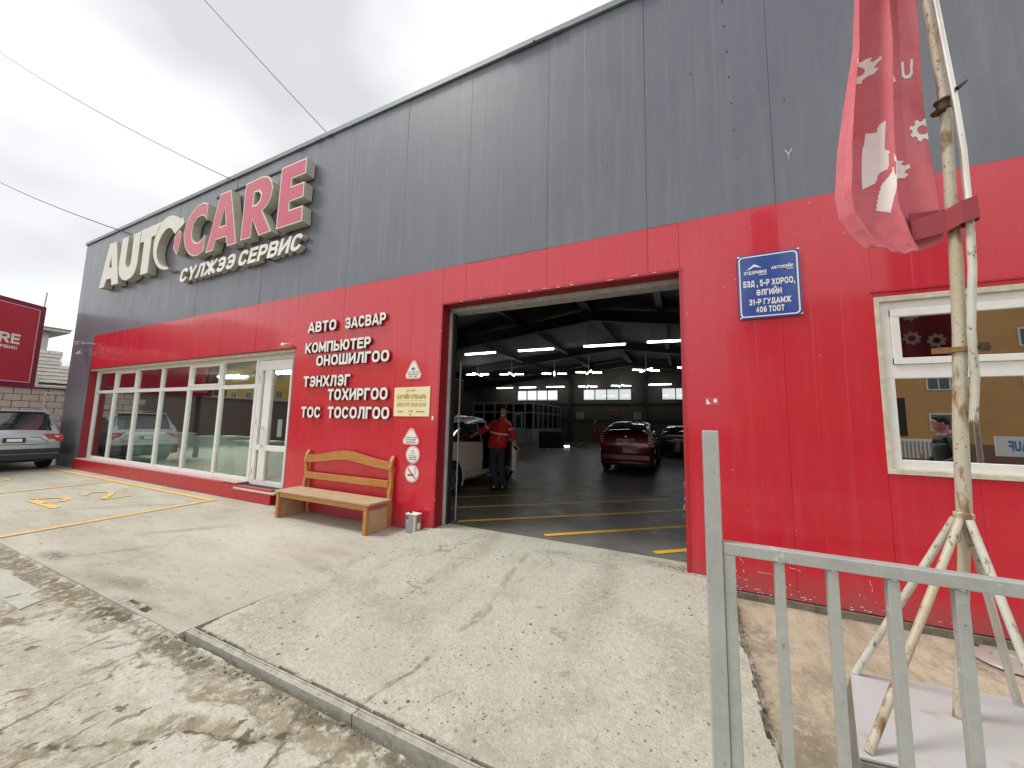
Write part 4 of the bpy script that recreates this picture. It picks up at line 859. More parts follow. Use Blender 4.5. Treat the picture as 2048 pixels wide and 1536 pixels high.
t = thing('lock_plate', (-3.44, -.01, 1.68), 'small white door stop plate on the red doorway edge', 'bracket'); m = MB(); m.box(-3.43, -3.40, -.02, -.003, 1.65, 1.71); m.build('plate', m_signw, t, bevel=.004)
# little camera above the glass door, CCTV at the left corner
t = thing('small_wall_camera', (-6.95, -.05, 3.05), 'small white camera on a bracket above the right end of the shop window', 'camera')
m = MB(); m.tube([(-6.93, -.002, 3.07), (-6.93, -.08, 3.07), (-6.95, -.11, 3.05)], .012, 8); m.build('bracket', m_white, t)
m = MB(); m.ball((-6.97, -.12, 3.045), (.055, .04, .035)); m.build('camera_body', m_white, t, smooth=True)
t = thing('security_camera', (-17.0, -.1, 3.79), 'grey bullet security camera on an arm near the left end of the wall', 'camera')
m = MB(); m.tube([(-16.2, -.01, 3.74), (-16.25, -.12, 3.76), (-16.8, -.16, 3.78)], .022, 8); m.build('bracket', m_grin, t)
m = MB(); m.box(-17.12, -16.8, -.22, -.12, 3.74, 3.83); m.build('camera_body', m_grin, t, bevel=.01)
m = MB(); m.box(-17.16, -16.76, -.235, -.105, 3.832, 3.845); m.build('sun_hood', m_signw, t)
t = thing('wall_lamp', (-16.85, -.1, 3.5), 'small conical outdoor lamp below the grey security camera', 'lamp')
m = MB(); m.lathe([(.015, .13), (.03, .12), (.10, .0), (.09, .0), (.02, .1)], (-16.85, -.13, 3.45), 'z', 14); m.build('lamp_shade', m_grin, t, smooth=True); m = MB(); m.tube([(-16.85, -.0, 3.62), (-16.85, -.13, 3.6), (-16.85, -.13, 3.57)], .012, 6); m.build('bracket', m_grin, t)

# ================================================================== BENCH
t = thing('wooden_bench', (-5.1, -.3, 0), 'varnished wooden bench with an arched backrest against the red wall', 'bench')
for i, (y0, y1) in enumerate(((-.56, -.45), (-.445, -.34), (-.335, -.23), (-.225, -.12))):
    m = MB(); m.box(-6.16, -4.04, y0, y1, .415, .445-.002*(i % 2)); m.build('seat_plank', m_woodS, t, bevel=.006)
m = MB(); m.box(-6.07, -4.09, -.53, -.505, .335, .413); m.build('front_rail', m_woodF, t, bevel=.003)
m = MB(); m.box(-6.07, -4.12, -.10, -.075, .335, .413); m.build('rear_rail', m_woodF, t, bevel=.003)
for x in (-6.10, -4.13):
    m = MB(); m.box(x-.03, x+.035, -.545, -.49, 0, .414); m.build('leg', m_woodF, t, bevel=.004)
    pts = [(-.03, 0), (-.10, 0), (-.105, .40), (-.10, .52), (-.075, .66), (-.085, .80), (-.105, .90), (-.085, 1.0), (-.035, 1.08), (-.018, 1.07), (-.035, .98), (-.055, .88), (-.03, .76), (-.02, .62), (-.04, .50), (-.035, .3)]
    m = MB(); m.prism(pts, x-.03, x+.03, map3=lambda a, b, t_: (t_, a, b)); m.build('back_post', m_woodF, t, bevel=.005)
    m = MB(); m.box(x-.012, x+.012, -.489, -.106, .0 if x < -5 else .01, .325); m.build('side_board', m_woodP, t)
def arch(x, base, amp): u = (x+5.12)/.95; return base + amp*math.exp(-(u*1.6)**2)*1.0 - .012*abs(u)
xs = np.linspace(-6.07, -4.16, 40)
top = [(x, arch(x, .995, .115)) for x in xs]; bot = [(x, arch(x, .875, .085)) for x in xs[::-1]]
m = MB(); m.prism(top+bot, -.095, -.06); m.build('top_backrest_board', m_woodF, t, bevel=.004)
m = MB(); m.box(-6.07, -4.16, -.095, -.06, .59, .70); m.build('lower_backrest_board', m_woodF, t, bevel=.004)
# oil can
t = thing('oil_can', (-3.585, -.14, 0), 'square grey metal oil can leaning against the red wall beside the bench', 'can')
mc = MB(); mc.box(-3.685, -3.49, -.195, -.08, .004, .285); b = mc.build('can_body', m_tin, t, bevel=.008)
m = MB(); m.box(-3.69, -3.485, -.20, -.075, .284, .292); m.box(-3.69, -3.485, -.20, -.075, 0, .008); m.build('can_rim', m_signw, t)
m = MB(); m.lathe([(0, .32), (.022, .32), (.022, .29), (0, .29)], (-3.64, -.14, 0), 'z', 12); m.build('cap', m_dark, t)
m = MB(); m.box(-3.535, -3.50, -.1965, -.1951, .01, .045); m.build('yellow_patch', m_yeli, t)
m = MB(); m.box(-3.49, -3.4885, -.17, -.10, .07, .165); m.build('side_label', m_signw, t)
tx = merge(text_mb('NISSAN', 0, .22, 0, .036, 0, .001, .012, 0, .12))
tx.xf(Matrix.Translation((-3.505, -.1962, .035)) @ Matrix.Rotation(radians(-90), 4, 'Y')); tx.build('brand_print', m_signw, t, recalc=False)
m = MB(); m.box(-3.67, -3.63, -.1965, -.1951, .235, .252); m.box(-3.67, -3.64, -.1965, -.1951, .215, .228); m.build('dark_print', m_black, t)
m = MB(); m.box(-3.672, -3.625, -.1965, -.1951, .17, .195); m.build('pale_print', mat('pale_blue_print', (.3, .42, .5), .5), t)
# ================================================================== STEEL BARRIER
FY = -2.95
t = thing('steel_barrier', (.1, FY, 0), 'grey painted steel railing with flat upright bars standing in the right foreground', 'railing')
m = MB(); m.box(.068, .120, FY-.025, FY+.03, -.05, 1.633); m.build('corner_post', m_galv, t, bevel=.003)
m = MB(); m.box(.121, .158, FY-.018, FY+.018, .10, 1.20); m.build('frame_upright', m_galv, t, bevel=.003)
m = MB(); m.box(.121, 3.2, FY-.02, FY+.02, 1.20, 1.24); m.build('top_rail', m_galv, t, bevel=.003)
m = MB(); m.box(.158, 3.2, FY-.018, FY+.018, .10, .14); m.build('bottom_rail', m_galv, t, bevel=.003)
x = .285
proto = None
while x < 3.1:
    if proto is None:
        m = MB(); m.box(x-.014, x+.014, FY-.014, FY+.014, .14, 1.20); proto = m.build('upright_bar', m_galv, t, bevel=.002); x_0 = x; weld = MB(); weld.ball((x, FY-.003, 1.198), (.019, .019, .006), 8, 4); weld = weld.build('weld_bead', m_galv, proto, smooth=True)
    else:
        c = copy_tree(proto, t, loc=(proto.location.x + x - x_0, proto.location.y, proto.location.z)); c.rotation_euler = (0, radians(random.gauss(0, .15)), 0)
    x += .142
m = MB(); m.box(3.2, 3.25, FY-.025, FY+.025, -.05, 1.3); m.build('end_post', m_galv, t)

# ================================================================== FLAG STAND
QY = -1.80
t = thing('counterweight_block', (1.1, -1.9, -.07), 'square concrete counterweight topped with a white metal sheet under the flagpole', 'concrete weight')
quad = [(.655, -2.30), (1.36, -2.20), (1.60, -1.47), (.85, -1.60)]
def qz(q, z): return [(a, b, z) for a, b in q]
big = [(.60, -2.34), (1.40, -2.24), (1.66, -1.43), (.80, -1.54)]
m = MB(); m.add(qz(big, -.075)+qz(quad, .236), [(3, 2, 1, 0), (4, 5, 6, 7), (0, 1, 5, 4), (1, 2, 6, 5), (2, 3, 7, 6), (3, 0, 4, 7)]); m.build('concrete_body', m_concb, t, bevel=.012)
m = MB(); m.add(qz(quad, .238)+qz(quad, .25), [(3, 2, 1, 0), (4, 5, 6, 7), (0, 1, 5, 4), (1, 2, 6, 5), (2, 3, 7, 6), (3, 0, 4, 7)]); m.build('top_sheet', m_sheet, t, bevel=.002)
t = thing('flagpole', (1.2, QY, .25), 'rusty off white tube flagpole standing on splayed tube legs behind the railing', 'flagpole')
pl = [(1.285, .98), (1.29, 1.22), (1.31, 1.68), (1.345, 2.18), (1.366, 2.69), (1.366, 2.91), (1.387, 3.49), (1.36, 4.15), (1.33, 4.8)]
m = MB(); m.tube([(1.196, QY, .25), (1.245, QY, .7), (1.288, QY, 1.2)], .022, 14); m.build('lower_tube', m_rust, t, smooth=True)
m = MB(); m.tube([(x, QY, z) for x, z in pl[1:]], [.0285, .028, .0265, .025, .024, .0225, .021, .02], 16); m.build('main_tube', m_rust, t, smooth=True)
m = MB(); m.lathe([(.03, -.12), (.034, -.12), (.036, 0), (.044, .03), (.044, .045), (.034, .05)], (1.288, QY, 1.19), 'z', 16); m.v = [(1.288+(x-1.288)*.84, QY+(y-QY)*.84, z) for x, y, z in m.v]; m.build('hub_collar', m_rust, t, smooth=True)
for fx, fy in ((.868, -1.615), (.700, -2.262), (1.535, -1.545), (1.345, -2.17)):
    d = Vector((fx-1.288, fy-QY, 0)).normalized()*.03
    m = MB(); m.tube([(1.288+d.x, QY+d.y, 1.205), (fx, fy, .252)], .0165, 12); m.build('leg', m_rust if fx < .8 else m_tube2, t, smooth=True)
m = MB(); m.lathe([(.033, -.012), (.040, -.012), (.040, .012), (.033, .012)], (1.335, QY, 2.075), 'z', 16); m.box(1.235, 1.31, QY-.012, QY+.012, 2.06, 2.09); m.build('clamp', mat('rusty_clamp', (.28, .16, .06), .6, .3, noise=(20, .7, (.1, .05, .02))), t, smooth=True)
m = MB(); m.tube([(1.36, QY-.02, 2.075), (1.43, QY-.035, 2.08)], .011, 8); m.lathe([(0, -.02), (.02, -.02), (.02, .02), (0, .02)], (1.40, QY-.055, 2.078), 'z', 6); m.build('clamp_bolt', m_darkmetal, t)
m = MB(); m.lathe([(.026, -.035), (.030, -.032), (.029, 0), (.032, .014), (.037, .02), (.036, .028), (.026, .028)], (1.378, QY, 3.47), 'z', 16); m.build('upper_clamp', m_darkmetal, t, smooth=True)
m = MB(); m.lathe([(0, -.008), (.028, -.006), (.032, .003), (0, .008)], (1.350, QY-.012, 3.425), 'z', 14); m.build('clamp_ring', m_darkmetal, t); m = MB(); m.tube([(1.40, QY-.07, 3.50), (1.445, QY-.07, 3.535)], [.012, .004], 8); m.build('clamp_bolt', m_darkmetal, t)
t = thing('flag_rod', (1.33, QY-.06, 1.71), 'slim pale rod with a torn lower end strapped alongside the rusty flagpole', 'rod')
rp = [(1.335, 1.71), (1.357, 1.92), (1.362, 2.17), (1.392, 2.5), (1.402, 2.76), (1.408, 3.15), (1.400, 3.43), (1.368, 4.07), (1.335, 4.7)]
m = MB(); m.tube([(x+.002, QY-.046, z) for x, z in rp[:5]], .0165, 14, cap=False); m.build('torn_sleeve', m_tube2, t, smooth=True)
m = MB(); m.tube([(x+.002, QY-.046, z) for x, z in rp[4:]], [.0150, .0145, .014, .013, .0125], 14); m.build('rod', m_silver, t, smooth=True)
m = MB(); 
for k in range(14):
    a0, a1, am = 2*pi*k/14, 2*pi*(k+1)/14, 2*pi*(k+.5)/14; L_ = random.uniform(.01, .035)
    m.add([(1.336+.0165*cos(a0), QY-.046+.0165*sin(a0), 1.712), (1.336+.0165*cos(a1), QY-.046+.0165*sin(a1), 1.712), (1.336+.0165*cos(am), QY-.046+.0165*sin(am), 1.71-L_)], [(0, 1, 2)])
m.build('torn_edge', m_tube2, t)
# banner cloth
Zs = [2.655, 2.70, 2.80, 2.90, 3.03, 3.30, 3.55, 3.93, 4.33, 4.9]
Xl = [1.045, .985, .925, .885, .872, .893, .93, .995, 1.025, 1.04]
Xr = [1.325, 1.335, 1.335, 1.330, 1.325, 1.320, 1.320, 1.325, 1.325, 1.31]
def sm(z, A): return np.interp(z, Zs, A)
def cloth(u, v):
    """u across 0..1 , v height -> xyz"""
    xl, xr = sm(v, Xl), sm(v, Xr); k = np.clip((v-2.66)/.5, 0, 1)
    fold = np.where(u < .62, 1.0, np.clip(1-(u-.62)/.14, 0, 1))
    ph = 2*pi*(u/.62)*1.35 + .6*np.sin(v*1.7) + .5
    y = QY + .03 - .060*fold*np.sin(ph)*(.35+.65*k) - .05*fold*(1-u) + .012*np.sin(9*u+5*v)*(1-.5*fold)
    x = xl + (xr-xl)*(u + .085*fold*np.sin(ph+1.3)*k*(u > 0))
    y = y + .012*np.exp(-((v-2.78)/.09)**2)*np.sin(30*u)*(u < .6)
    return x, y, v
us = np.linspace(0, 1, 150); vs = np.concatenate([np.linspace(2.655, 3.1, 50), np.linspace(3.12, 4.9, 80)])
Ug, Vg = np.meshgrid(us, vs, indexing='ij')
zb_ = Vg + .0*Ug
low = 2.655 + .030*np.cos(Ug*6.0) + .012*np.sin(Ug*pi) 
Vw = low + (Vg-2.655)*(4.9-low)/(4.9-2.655)
X_, Y_, Z_ = cloth(Ug, Vw)
P = np.stack([X_, Y_, Z_+.004*np.sin(40*Ug)*(Vg < 2.7)], -1)
t = thing('feather_banner', (1.1, QY, 2.65), 'faded red cloth banner with white gears hanging folded beside the flagpole', 'banner')
m = MB(); m.grid(P); o = m.build('cloth', m_flag, t, smooth=True, recalc=False, angle=0)
o.modifiers.new('thick', 'SOLIDIFY').thickness = .0015
def gear(cu, cv, R, r, n=8, hole=.42, a0=0):
    pts = []
    for k in range(n*8):
        a = a0+2*pi*k/(n*8); q = (k % 8); rr = R if q in (0, 1, 2, 3) else R*.78
        pts.append((cu + rr*cos(a), cv + rr*sin(a)))
    return pts, [(cu+R*hole*cos(2*pi*k/20), cv+R*hole*sin(2*pi*k/20)) for k in range(20)]
def drape(poly, hole, name, off=.004, both=True, clip=None, m=m_flagw):
    """flat print laid on the cloth: poly in metres (a across, b height); made as a fine cell grid"""
    a = np.array(poly); x0, x1, z0, z1 = a[:, 0].min(), a[:, 0].max(), a[:, 1].min(), a[:, 1].max(); s_ = .0035
    xs_, zs_ = np.arange(x0, x1, s_), np.arange(z0, z1, s_)
    CX, CZ = np.meshgrid(xs_+s_/2, zs_+s_/2, indexing='ij')
    def inside(pl):
        c = np.zeros(CX.shape, bool); n = len(pl)
        for i in range(n):
            (ax, ay), (bx, by) = pl[i], pl[(i+1) % n]
            cond = ((ay > CZ) != (by > CZ)); 
            with np.errstate(divide='ignore', invalid='ignore'): xi = (bx-ax)*(CZ-ay)/(by-ay+1e-12)+ax
            c ^= cond & (CX < xi)
        return c
    I = inside(poly)
    if hole: I &= ~inside(hole)
    if clip: I &= (CX > clip[0]) & (CX < clip[1])
    V = []; F = []; idx = {}
    def vid(i, j, sgn):
        if (i, j, sgn) not in idx:
            uu = (xs_[0]+i*s_ - .85)/.50; uu = min(1, max(0, uu)); x, y, z = cloth(np.float64(uu), np.float64(zs_[0]+j*s_)); idx[(i, j, sgn)] = len(V); V.append((float(x), float(y)-off*sgn, float(z)))
        return idx[(i, j, sgn)]
    for i, j in zip(*np.nonzero(I)):
        for sgn in ((1, -1) if both else (1,)): F.append((vid(i, j, sgn), vid(i+1, j, sgn), vid(i+1, j+1, sgn), vid(i, j+1, sgn)))
    b = MB(); b.add(V, F); b.build(name, m, t, smooth=True, recalc=False, angle=0)
g, h = gear(1.17, 3.15, .072, 0); drape(g, h, 'gear_print')
g, h = gear(1.325, 3.37, .072, 0, a0=.3); drape(g, h, 'gear_print')
g, h = gear(.97, 3.86, .08, 0, a0=.1); drape(g, h, 'gear_print')
drape([(1.035+(a-1.03)*.45, b+.16) for a, b in [(1.005, 2.93), (1.075, 2.945), (1.09, 3.00), (1.14, 3.0), (1.15, 3.10), (1.12, 3.13), (1.12, 3.30), (1.08, 3.30), (1.075, 3.26), (1.01, 3.29)]], None, 'white_bar_print')
drape([(a-.02, b+.13) for a, b in [(1.07, 2.80), (1.11, 2.76), (1.13, 2.85), (1.17, 2.93), (1.16, 3.0), (1.12, 3.0), (1.09, 2.95)]], None, 'white_scrap_print')
for pl_, hl_ in (([(1.185, 3.64), (1.203, 3.72), (1.218, 3.72), (1.235, 3.64), (1.222, 3.64), (1.218, 3.66), (1.202, 3.66), (1.198, 3.64)], None),
                 ([(1.252, 3.72), (1.264, 3.72), (1.264, 3.665), (1.27, 3.655), (1.286, 3.655), (1.292, 3.665), (1.296, 3.72), (1.307, 3.72), (1.303, 3.655), (1.29, 3.64), (1.266, 3.64), (1.253, 3.652)], None)): drape([(1.31+(a-1.31)*1.35, 3.72+(b-3.64)*1.45) for a, b in pl_], hl_, 'letter_print', both=False)
# strap round both tubes
m = MB(); zz = [2.655+.0, 2.82]
ring = [(1.325, QY-.03), (1.36, QY-.085), (1.42, QY-.088), (1.437, QY-.05), (1.42, QY+.03), (1.36, QY+.042), (1.325, QY+.02), (1.20, QY+.012)]
ring0 = [(1.20, QY-.0)] + ring
V = []
for i, (x, y) in enumerate(ring0):
    f = i/len(ring0); V += [(x, y, 2.705+.045*min(1, i/3)), (x, y, 2.825+.045*min(1, i/3))]
n = len(ring0); m.add(V, [(2*i, 2*i+2, 2*i+3, 2*i+1) for i in range(n-1)]); o = m.build('pole_strap', m_strap, t, recalc=False); o.modifiers.new('thick', 'SOLIDIFY').thickness = .003

# disc-shaped umbrella base lying on the pavement
t = thing('round_metal_base', (2.15, -.26, -.07), 'round pinkish grey metal base plate lying on the pavement by the red wall', 'base plate')
m = MB(); m.lathe([(0, .012), (.075, .012), (.085, .028), (.16, .026), (.185, .008), (.19, 0), (0, 0)], (2.17, -.27, -.06), 'z', 32); m.build('base_ring', mat('pink_grey_enamel', (.34, .31, .29), .4, noise=(12, .6, (.3, .22, .2))), t, smooth=True)
m = MB(); m.lathe([(0, .003), (.072, .002), (.075, 0), (0, 0)], (2.17, -.27, -.046), 'z', 24); m.build('centre_plate', m_grin, t)
m = MB(); m.ball((2.06, -.16, -.028), (.02, .012, .008)); m.build('lug', m_darkmetal, t)

# ================================================================== CAR BUILDER
def smoothi(xs, ys, x):
    xs = np.array(xs, float); ys = np.array(ys, float); x = np.clip(x, xs[0], xs[-1])
    d = np.diff(ys)/np.diff(xs); mm = np.concatenate([[d[0]], (d[:-1]+d[1:])/2, [d[-1]]])
    for i in range(1, len(xs)-1):
        if d[i-1]*d[i] <= 0: mm[i] = 0
        else: mm[i] = np.sign(d[i])*min(abs(mm[i]), 2*abs(d[i-1]), 2*abs(d[i]))
    i = np.clip(np.searchsorted(xs, x, side='right')-1, 0, len(xs)-2); h = xs[i+1]-xs[i]; s = (x-xs[i])/h
    return ys[i]*(1+2*s)*(1-s)**2 + h*mm[i]*s*(1-s)**2 + ys[i+1]*s*s*(3-2*s) + h*mm[i+1]*s*s*(s-1)
def wheel(par, x, y, r, w, side):
    b = MB(); pr = [(r*.62, -w/2), (r*.9, -w/2), (r*.985, -w*.38), (r, -w*.2), (r, w*.2), (r*.985, w*.38), (r*.9, w/2), (r*.62, w/2), (r*.6, 0), (r*.62, -w/2)]
    b.lathe(pr, (x, y, r), 'y', 36); wh = b.build('wheel', m_tyre, par, smooth=True)
    c = MB(); yo = side*w*.42; c.lathe([(r*.66, yo), (r*.63, yo+side*.01), (r*.58, yo-side*.02), (r*.57, -side*w*.3)], (x, y, r), 'y', 36)
    for k in range(7):
        a = 2*pi*k/7; p = Vector((cos(a), 0, sin(a))); o_ = Vector((x, y+yo, r)); c.bar(o_+p*r*.08, o_+p*r*.61+Vector((0, -side*.012, 0)), .02, r*.14) if False else None
        q = Vector((-sin(a), 0, cos(a)))
        V = [o_+p*r*.1+q*r*.06, o_+p*r*.1-q*r*.06, o_+p*r*.61-q*r*.085, o_+p*r*.61+q*r*.085]; V += [v-Vector((0, side*.03, 0)) for v in V]
        c.add(V, [(0, 1, 2, 3), (7, 6, 5, 4), (0, 4, 5, 1), (1, 5, 6, 2), (2, 6, 7, 3), (3, 7, 4, 0)])
    c.lathe([(0, yo+side*.01), (r*.14, yo+side*.008), (r*.15, yo-side*.03)], (x, y, r), 'y', 16); c.build('rim', m_rim, wh, smooth=True)
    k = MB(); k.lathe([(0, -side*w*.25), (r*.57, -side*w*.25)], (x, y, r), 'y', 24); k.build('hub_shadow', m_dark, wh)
    return wh
def car(name, label, cat, spec, paint, grp=None):
    """local frame: rear bumper at x=0, nose at x=L, right side is -y"""
    t = thing(name, (0, 0, 0), label, cat, grp)
    L = spec['L']; W_ = spec['W']/2; st = spec['st']   # rows: x, zlow, zbelt, zroof, wfac, wroof
    st = np.array(st, float); nx = 110
    # denser near the ends
    xs = np.concatenate([np.linspace(0, .25, 14), np.linspace(.28, L-.3, nx), np.linspace(L-.28, L, 10)])
    g = [smoothi(st[:, 0], st[:, k], xs) for k in range(1, 6)]
    zl, zbt, zr, wf, wr = g
    rows = []
    nseg = [5, 4, 8, 6, 8, 5, 4, 6]
    for i in range(len(xs)):
        w = W_*wf[i]; wrf = W_*wr[i]; zm = zl[i]+(zbt[i]-zl[i])*.45
        K = [(0, zl[i]), (w*.86, zl[i]), (w*.975, zl[i]+.07), (w, zm), (w*.965, zbt[i]),
             (wrf+(w*.965-wrf)*.42, zbt[i]+(zr[i]-zbt[i])*.55), (wrf, zr[i]-.07*min(1, (zr[i]-zbt[i])/.3+.15)), (wrf*.82, zr[i]-.012), (0, zr[i]+.01)]
        pts = []
        for (a, b_), n_ in zip(zip(K[:-1], K[1:]), nseg):
            for q in range(n_): u = q/n_; pts.append((a[0]+(b_[0]-a[0])*u, a[1]+(b_[1]-a[1])*u))
        pts.append(K[-1]); rows.append(pts)
    cum = np.cumsum([0]+nseg)
    R_ = np.array(rows); nt_ = R_.shape[1]
    # light smoothing around the ring so the shoulder and roof edge are rounded
    for _ in range(2):
        Q = R_.copy(); Q[:, 1:-1] = (R_[:, :-2]+2*R_[:, 1:-1]+R_[:, 2:])/4; Q[:, :cum[1]+1] = R_[:, :cum[1]+1]; R_ = Q
    body = MB(); parts = {}
    faces = {'body': []}
    V = []
    for sgn in (1, -1):
        for i in range(len(xs)):
            for j in range(nt_): V.append((xs[i], sgn*R_[i, j, 0], R_[i, j, 1]))
    off = len(xs)*nt_
    cls = spec.get('cls', lambda x, y, z, seg: 'body')
    wc = spec['wheels']; wrad = spec['r']
    for si, sgn in enumerate((1, -1)):
        for i in range(len(xs)-1):
            for j in range(nt_-1):
                a = si*off+i*nt_+j; f = (a, a+nt_, a+nt_+1, a+1) if sgn < 0 else (a, a+1, a+nt_+1, a+nt_)
                cx = (xs[i]+xs[i+1])/2; cz = (R_[i, j, 1]+R_[i, j+1, 1]+R_[i+1, j, 1]+R_[i+1, j+1, 1])/4; cy = sgn*(R_[i, j, 0]+R_[i, j+1, 0]+R_[i+1, j, 0]+R_[i+1, j+1, 0])/4
                seg = int(np.searchsorted(cum, j, side='right')-1)
                if seg in (0, 1, 2, 3) and any(math.hypot(cx-wx, cz-wrad) < wrad*1.17 for wx in wc): continue
                c = cls(cx, cy, cz, seg)
                if c is None: continue
                if c == 'window': c = ('window', sgn, sum(cx > q for q in spec.get('splits', (1.38, 2.24))))
                faces.setdefault(c, []).append(f)
    # closed rear and nose
    for i, flip in ((0, False), (len(xs)-1, True)):
        for si in (0, 1):
            for j in range(nt_-1):
                a = si*off+i*nt_+j
                n0 = len(V); V.append((xs[i], 0, R_[i, j, 1])); V.append((xs[i], 0, R_[i, j+1, 1])); faces['body'].append((a, a+1, n0+1, n0))
    mats = dict(body=paint, window=m_carglass, lower=m_trimk, rear_window=m_carglass, windscreen=m_carglass, roof_panel=m_carglass); mats.update(spec.get('mats', {}))
    for c, fs in faces.items():
        used = sorted({v for f in fs for v in f}); mp_ = {v: k for k, v in enumerate(used)}
        b = MB(); b.add([V[v] for v in used], [tuple(mp_[v] for v in f) for f in fs]); nm = c if isinstance(c, str) else c[0]; b.build(nm, mats.get(nm, paint), t, smooth=True, angle=50)
    for wx in wc:
        for s_ in (1, -1):
            wheel(t, wx, s_*(W_-.12), wrad, .22, s_)
            a_ = MB(); pr = []
            arcp = [(wx+wrad*1.17*cos(radians(k)), s_*(W_*.99), wrad+wrad*1.17*sin(radians(k))) for k in range(-25, 206, 11)]
            a_.tube(arcp, .018, 6); a_.build('wheel_arch', spec.get('arch', paint), t, smooth=True)
            a_ = MB(); n_ = len(arcp); a_.add([p for p in arcp]+[(p[0], p[1]-s_*.42, p[2]) for p in arcp], [(k, k+1, n_+k+1, n_+k) for k in range(n_-1)]); a_.build('arch_liner', m_dark, t)
    return t
def place(t, x, y, z, rz): t.location = (x, y, z); t.rotation_euler = (0, 0, rz)

# ---- silver SUV at the left, tail towards the camera
def cls_suv(x, y, z, seg):
    if z < .60 and seg <= 3: return 'lower'
    if seg in (4, 5) and .55 < x < 3.0 and z > 1.04 and z < 1.50: return 'window' if not (1.50 < x < 1.56 or 2.45 < x < 2.52) else 'body'
    if seg in (6, 7) and .09 < x < .335 and z > 1.06 and abs(y) < .62+.05*(1.6-z)*2: return 'rear_window'
    if seg in (6, 7) and 2.95 < x < 3.55: return 'windscreen'
    return 'body'
suv = car('parked_suv', 'silver SUV with black lower bumper parked tail-on at the left beside the grey wall', 'car', dict(L=4.55, W=1.80, r=.36, splits=(1.53, 2.48), wheels=(.92, 3.72), cls=cls_suv,
    st=[(0, .34, .80, .88, .90, .80), (.03, .30, .90, 1.02, .95, .86), (.08, .29, 1.00, 1.10, .97, .86), (.16, .28, 1.03, 1.30, .985, .82), (.26, .27, 1.04, 1.50, .99, .77), (.36, .27, 1.045, 1.645, 1, .735), (.5, .26, 1.05, 1.675, 1, .74), (1.0, .26, 1.045, 1.70, 1, .75), (2.3, .26, 1.03, 1.69, 1, .75), (2.95, .26, 1.01, 1.60, 1, .73), (3.55, .27, .98, 1.13, .99, .78), (4.2, .28, .86, .98, .96, .76), (4.5, .32, .70, .80, .86, .66), (4.55, .36, .6, .68, .78, .6)]), m_carsil)
def rearplate(par, x, y0, y1, z0, z1, name, m_, th=.012):
    b = MB(); b.box(x-th, x, y0, y1, z0, z1); return b.build(name, m_, par, bevel=.004)
def rearpoly(par, pts, x0, x1, name, m_): b = MB(); b.prism(pts, x0, x1, map3=lambda a, c, t_: (t_, a, c)); return b.build(name, m_, par, bevel=.008, smooth=False)
for s_ in (1, -1):
    pts = [(s_*.50, 1.035), (s_*.80, 1.03), (s_*.875, .99), (s_*.885, .82), (s_*.74, .82), (s_*.72, .87), (s_*.60, .88)]
    b = rearpoly(suv, pts, -.022, .26, 'tail_lamp', m_tail); rearpoly(suv, [(s_*.70, .98), (s_*.80, .975), (s_*.79, .93), (s_*.72, .935)], -.030, -.02, 'indicator', m_clear)
rearplate(suv, -.012, -.19, .19, .80, .93, 'plate_holder', m_trimk, .03); rearplate(suv, -.043, -.13, .13, .825, .905, 'number_plate', m_signw, .004)
rearpoly(suv, [(-.62, .735), (.62, .735), (.62, .748), (-.62, .748)], -.012, .01, 'bumper_gap', m_dark)
for s_ in (1, -1):
    b = MB(); b.bar((-.012, s_*.26, .945), (-.012, s_*.42, .945), .012, .012); b.bar((-.012, s_*.42, .945), (-.012, s_*.60, .80), .012, .012); b.build('tailgate_crease', m_dark, suv)
b = MB(); b.box(-.05, .1, -.85, .85, .30, .62); b.build('rear_bumper', m_trimk, suv, bevel=.035)
b = MB(); b.box(-.056, -.045, -.82, .82, .475, .485); b.build('bumper_line', m_grin, suv)
b = MB(); b.lathe([(0, -.008), (.04, -.006), (.045, 0)], (0, 0, 0), 'x', 20); b.xf(Matrix.Translation((.055, 0, 1.045))); b.build('badge', m_chrome, suv, smooth=True)
b = MB(); b.lathe([(0, -.01), (.030, -.009)], (0, 0, 0), 'x', 16); b.xf(Matrix.Translation((.053, 0, 1.045))); b.build('badge_centre', m_blue, suv)
b = MB(); b.tube([(.10, .12, 1.13), (.115, -.38+.5, 1.15), (.13, .62, 1.17)], .012, 6); b.build('rear_wiper', m_dark, suv)
for s_ in (1, -1):
    b = MB(); b.tube([(.55, s_*.60, 1.69), (.62, s_*.60, 1.735), (1.6, s_*.61, 1.755), (2.5, s_*.60, 1.735), (2.6, s_*.6, 1.68)], .018, 8); b.build('roof_rail', m_grin, suv, smooth=True)
b = MB(); b.box(.30, .46, -.60, .60, 1.655, 1.685); b.build('spoiler', m_carsil, suv, bevel=.012)
b = MB(); b.tube([(.05, -.45, .30), (-.04, -.45, .27)], .03, 12); b.build('exhaust', m_darkmetal, suv); b = MB(); b.box(.4, 4.2, -.7, .7, .22, .5); b.build('underbody', m_dark, suv)
place(suv, -16.62, -1.15, -.0, pi)

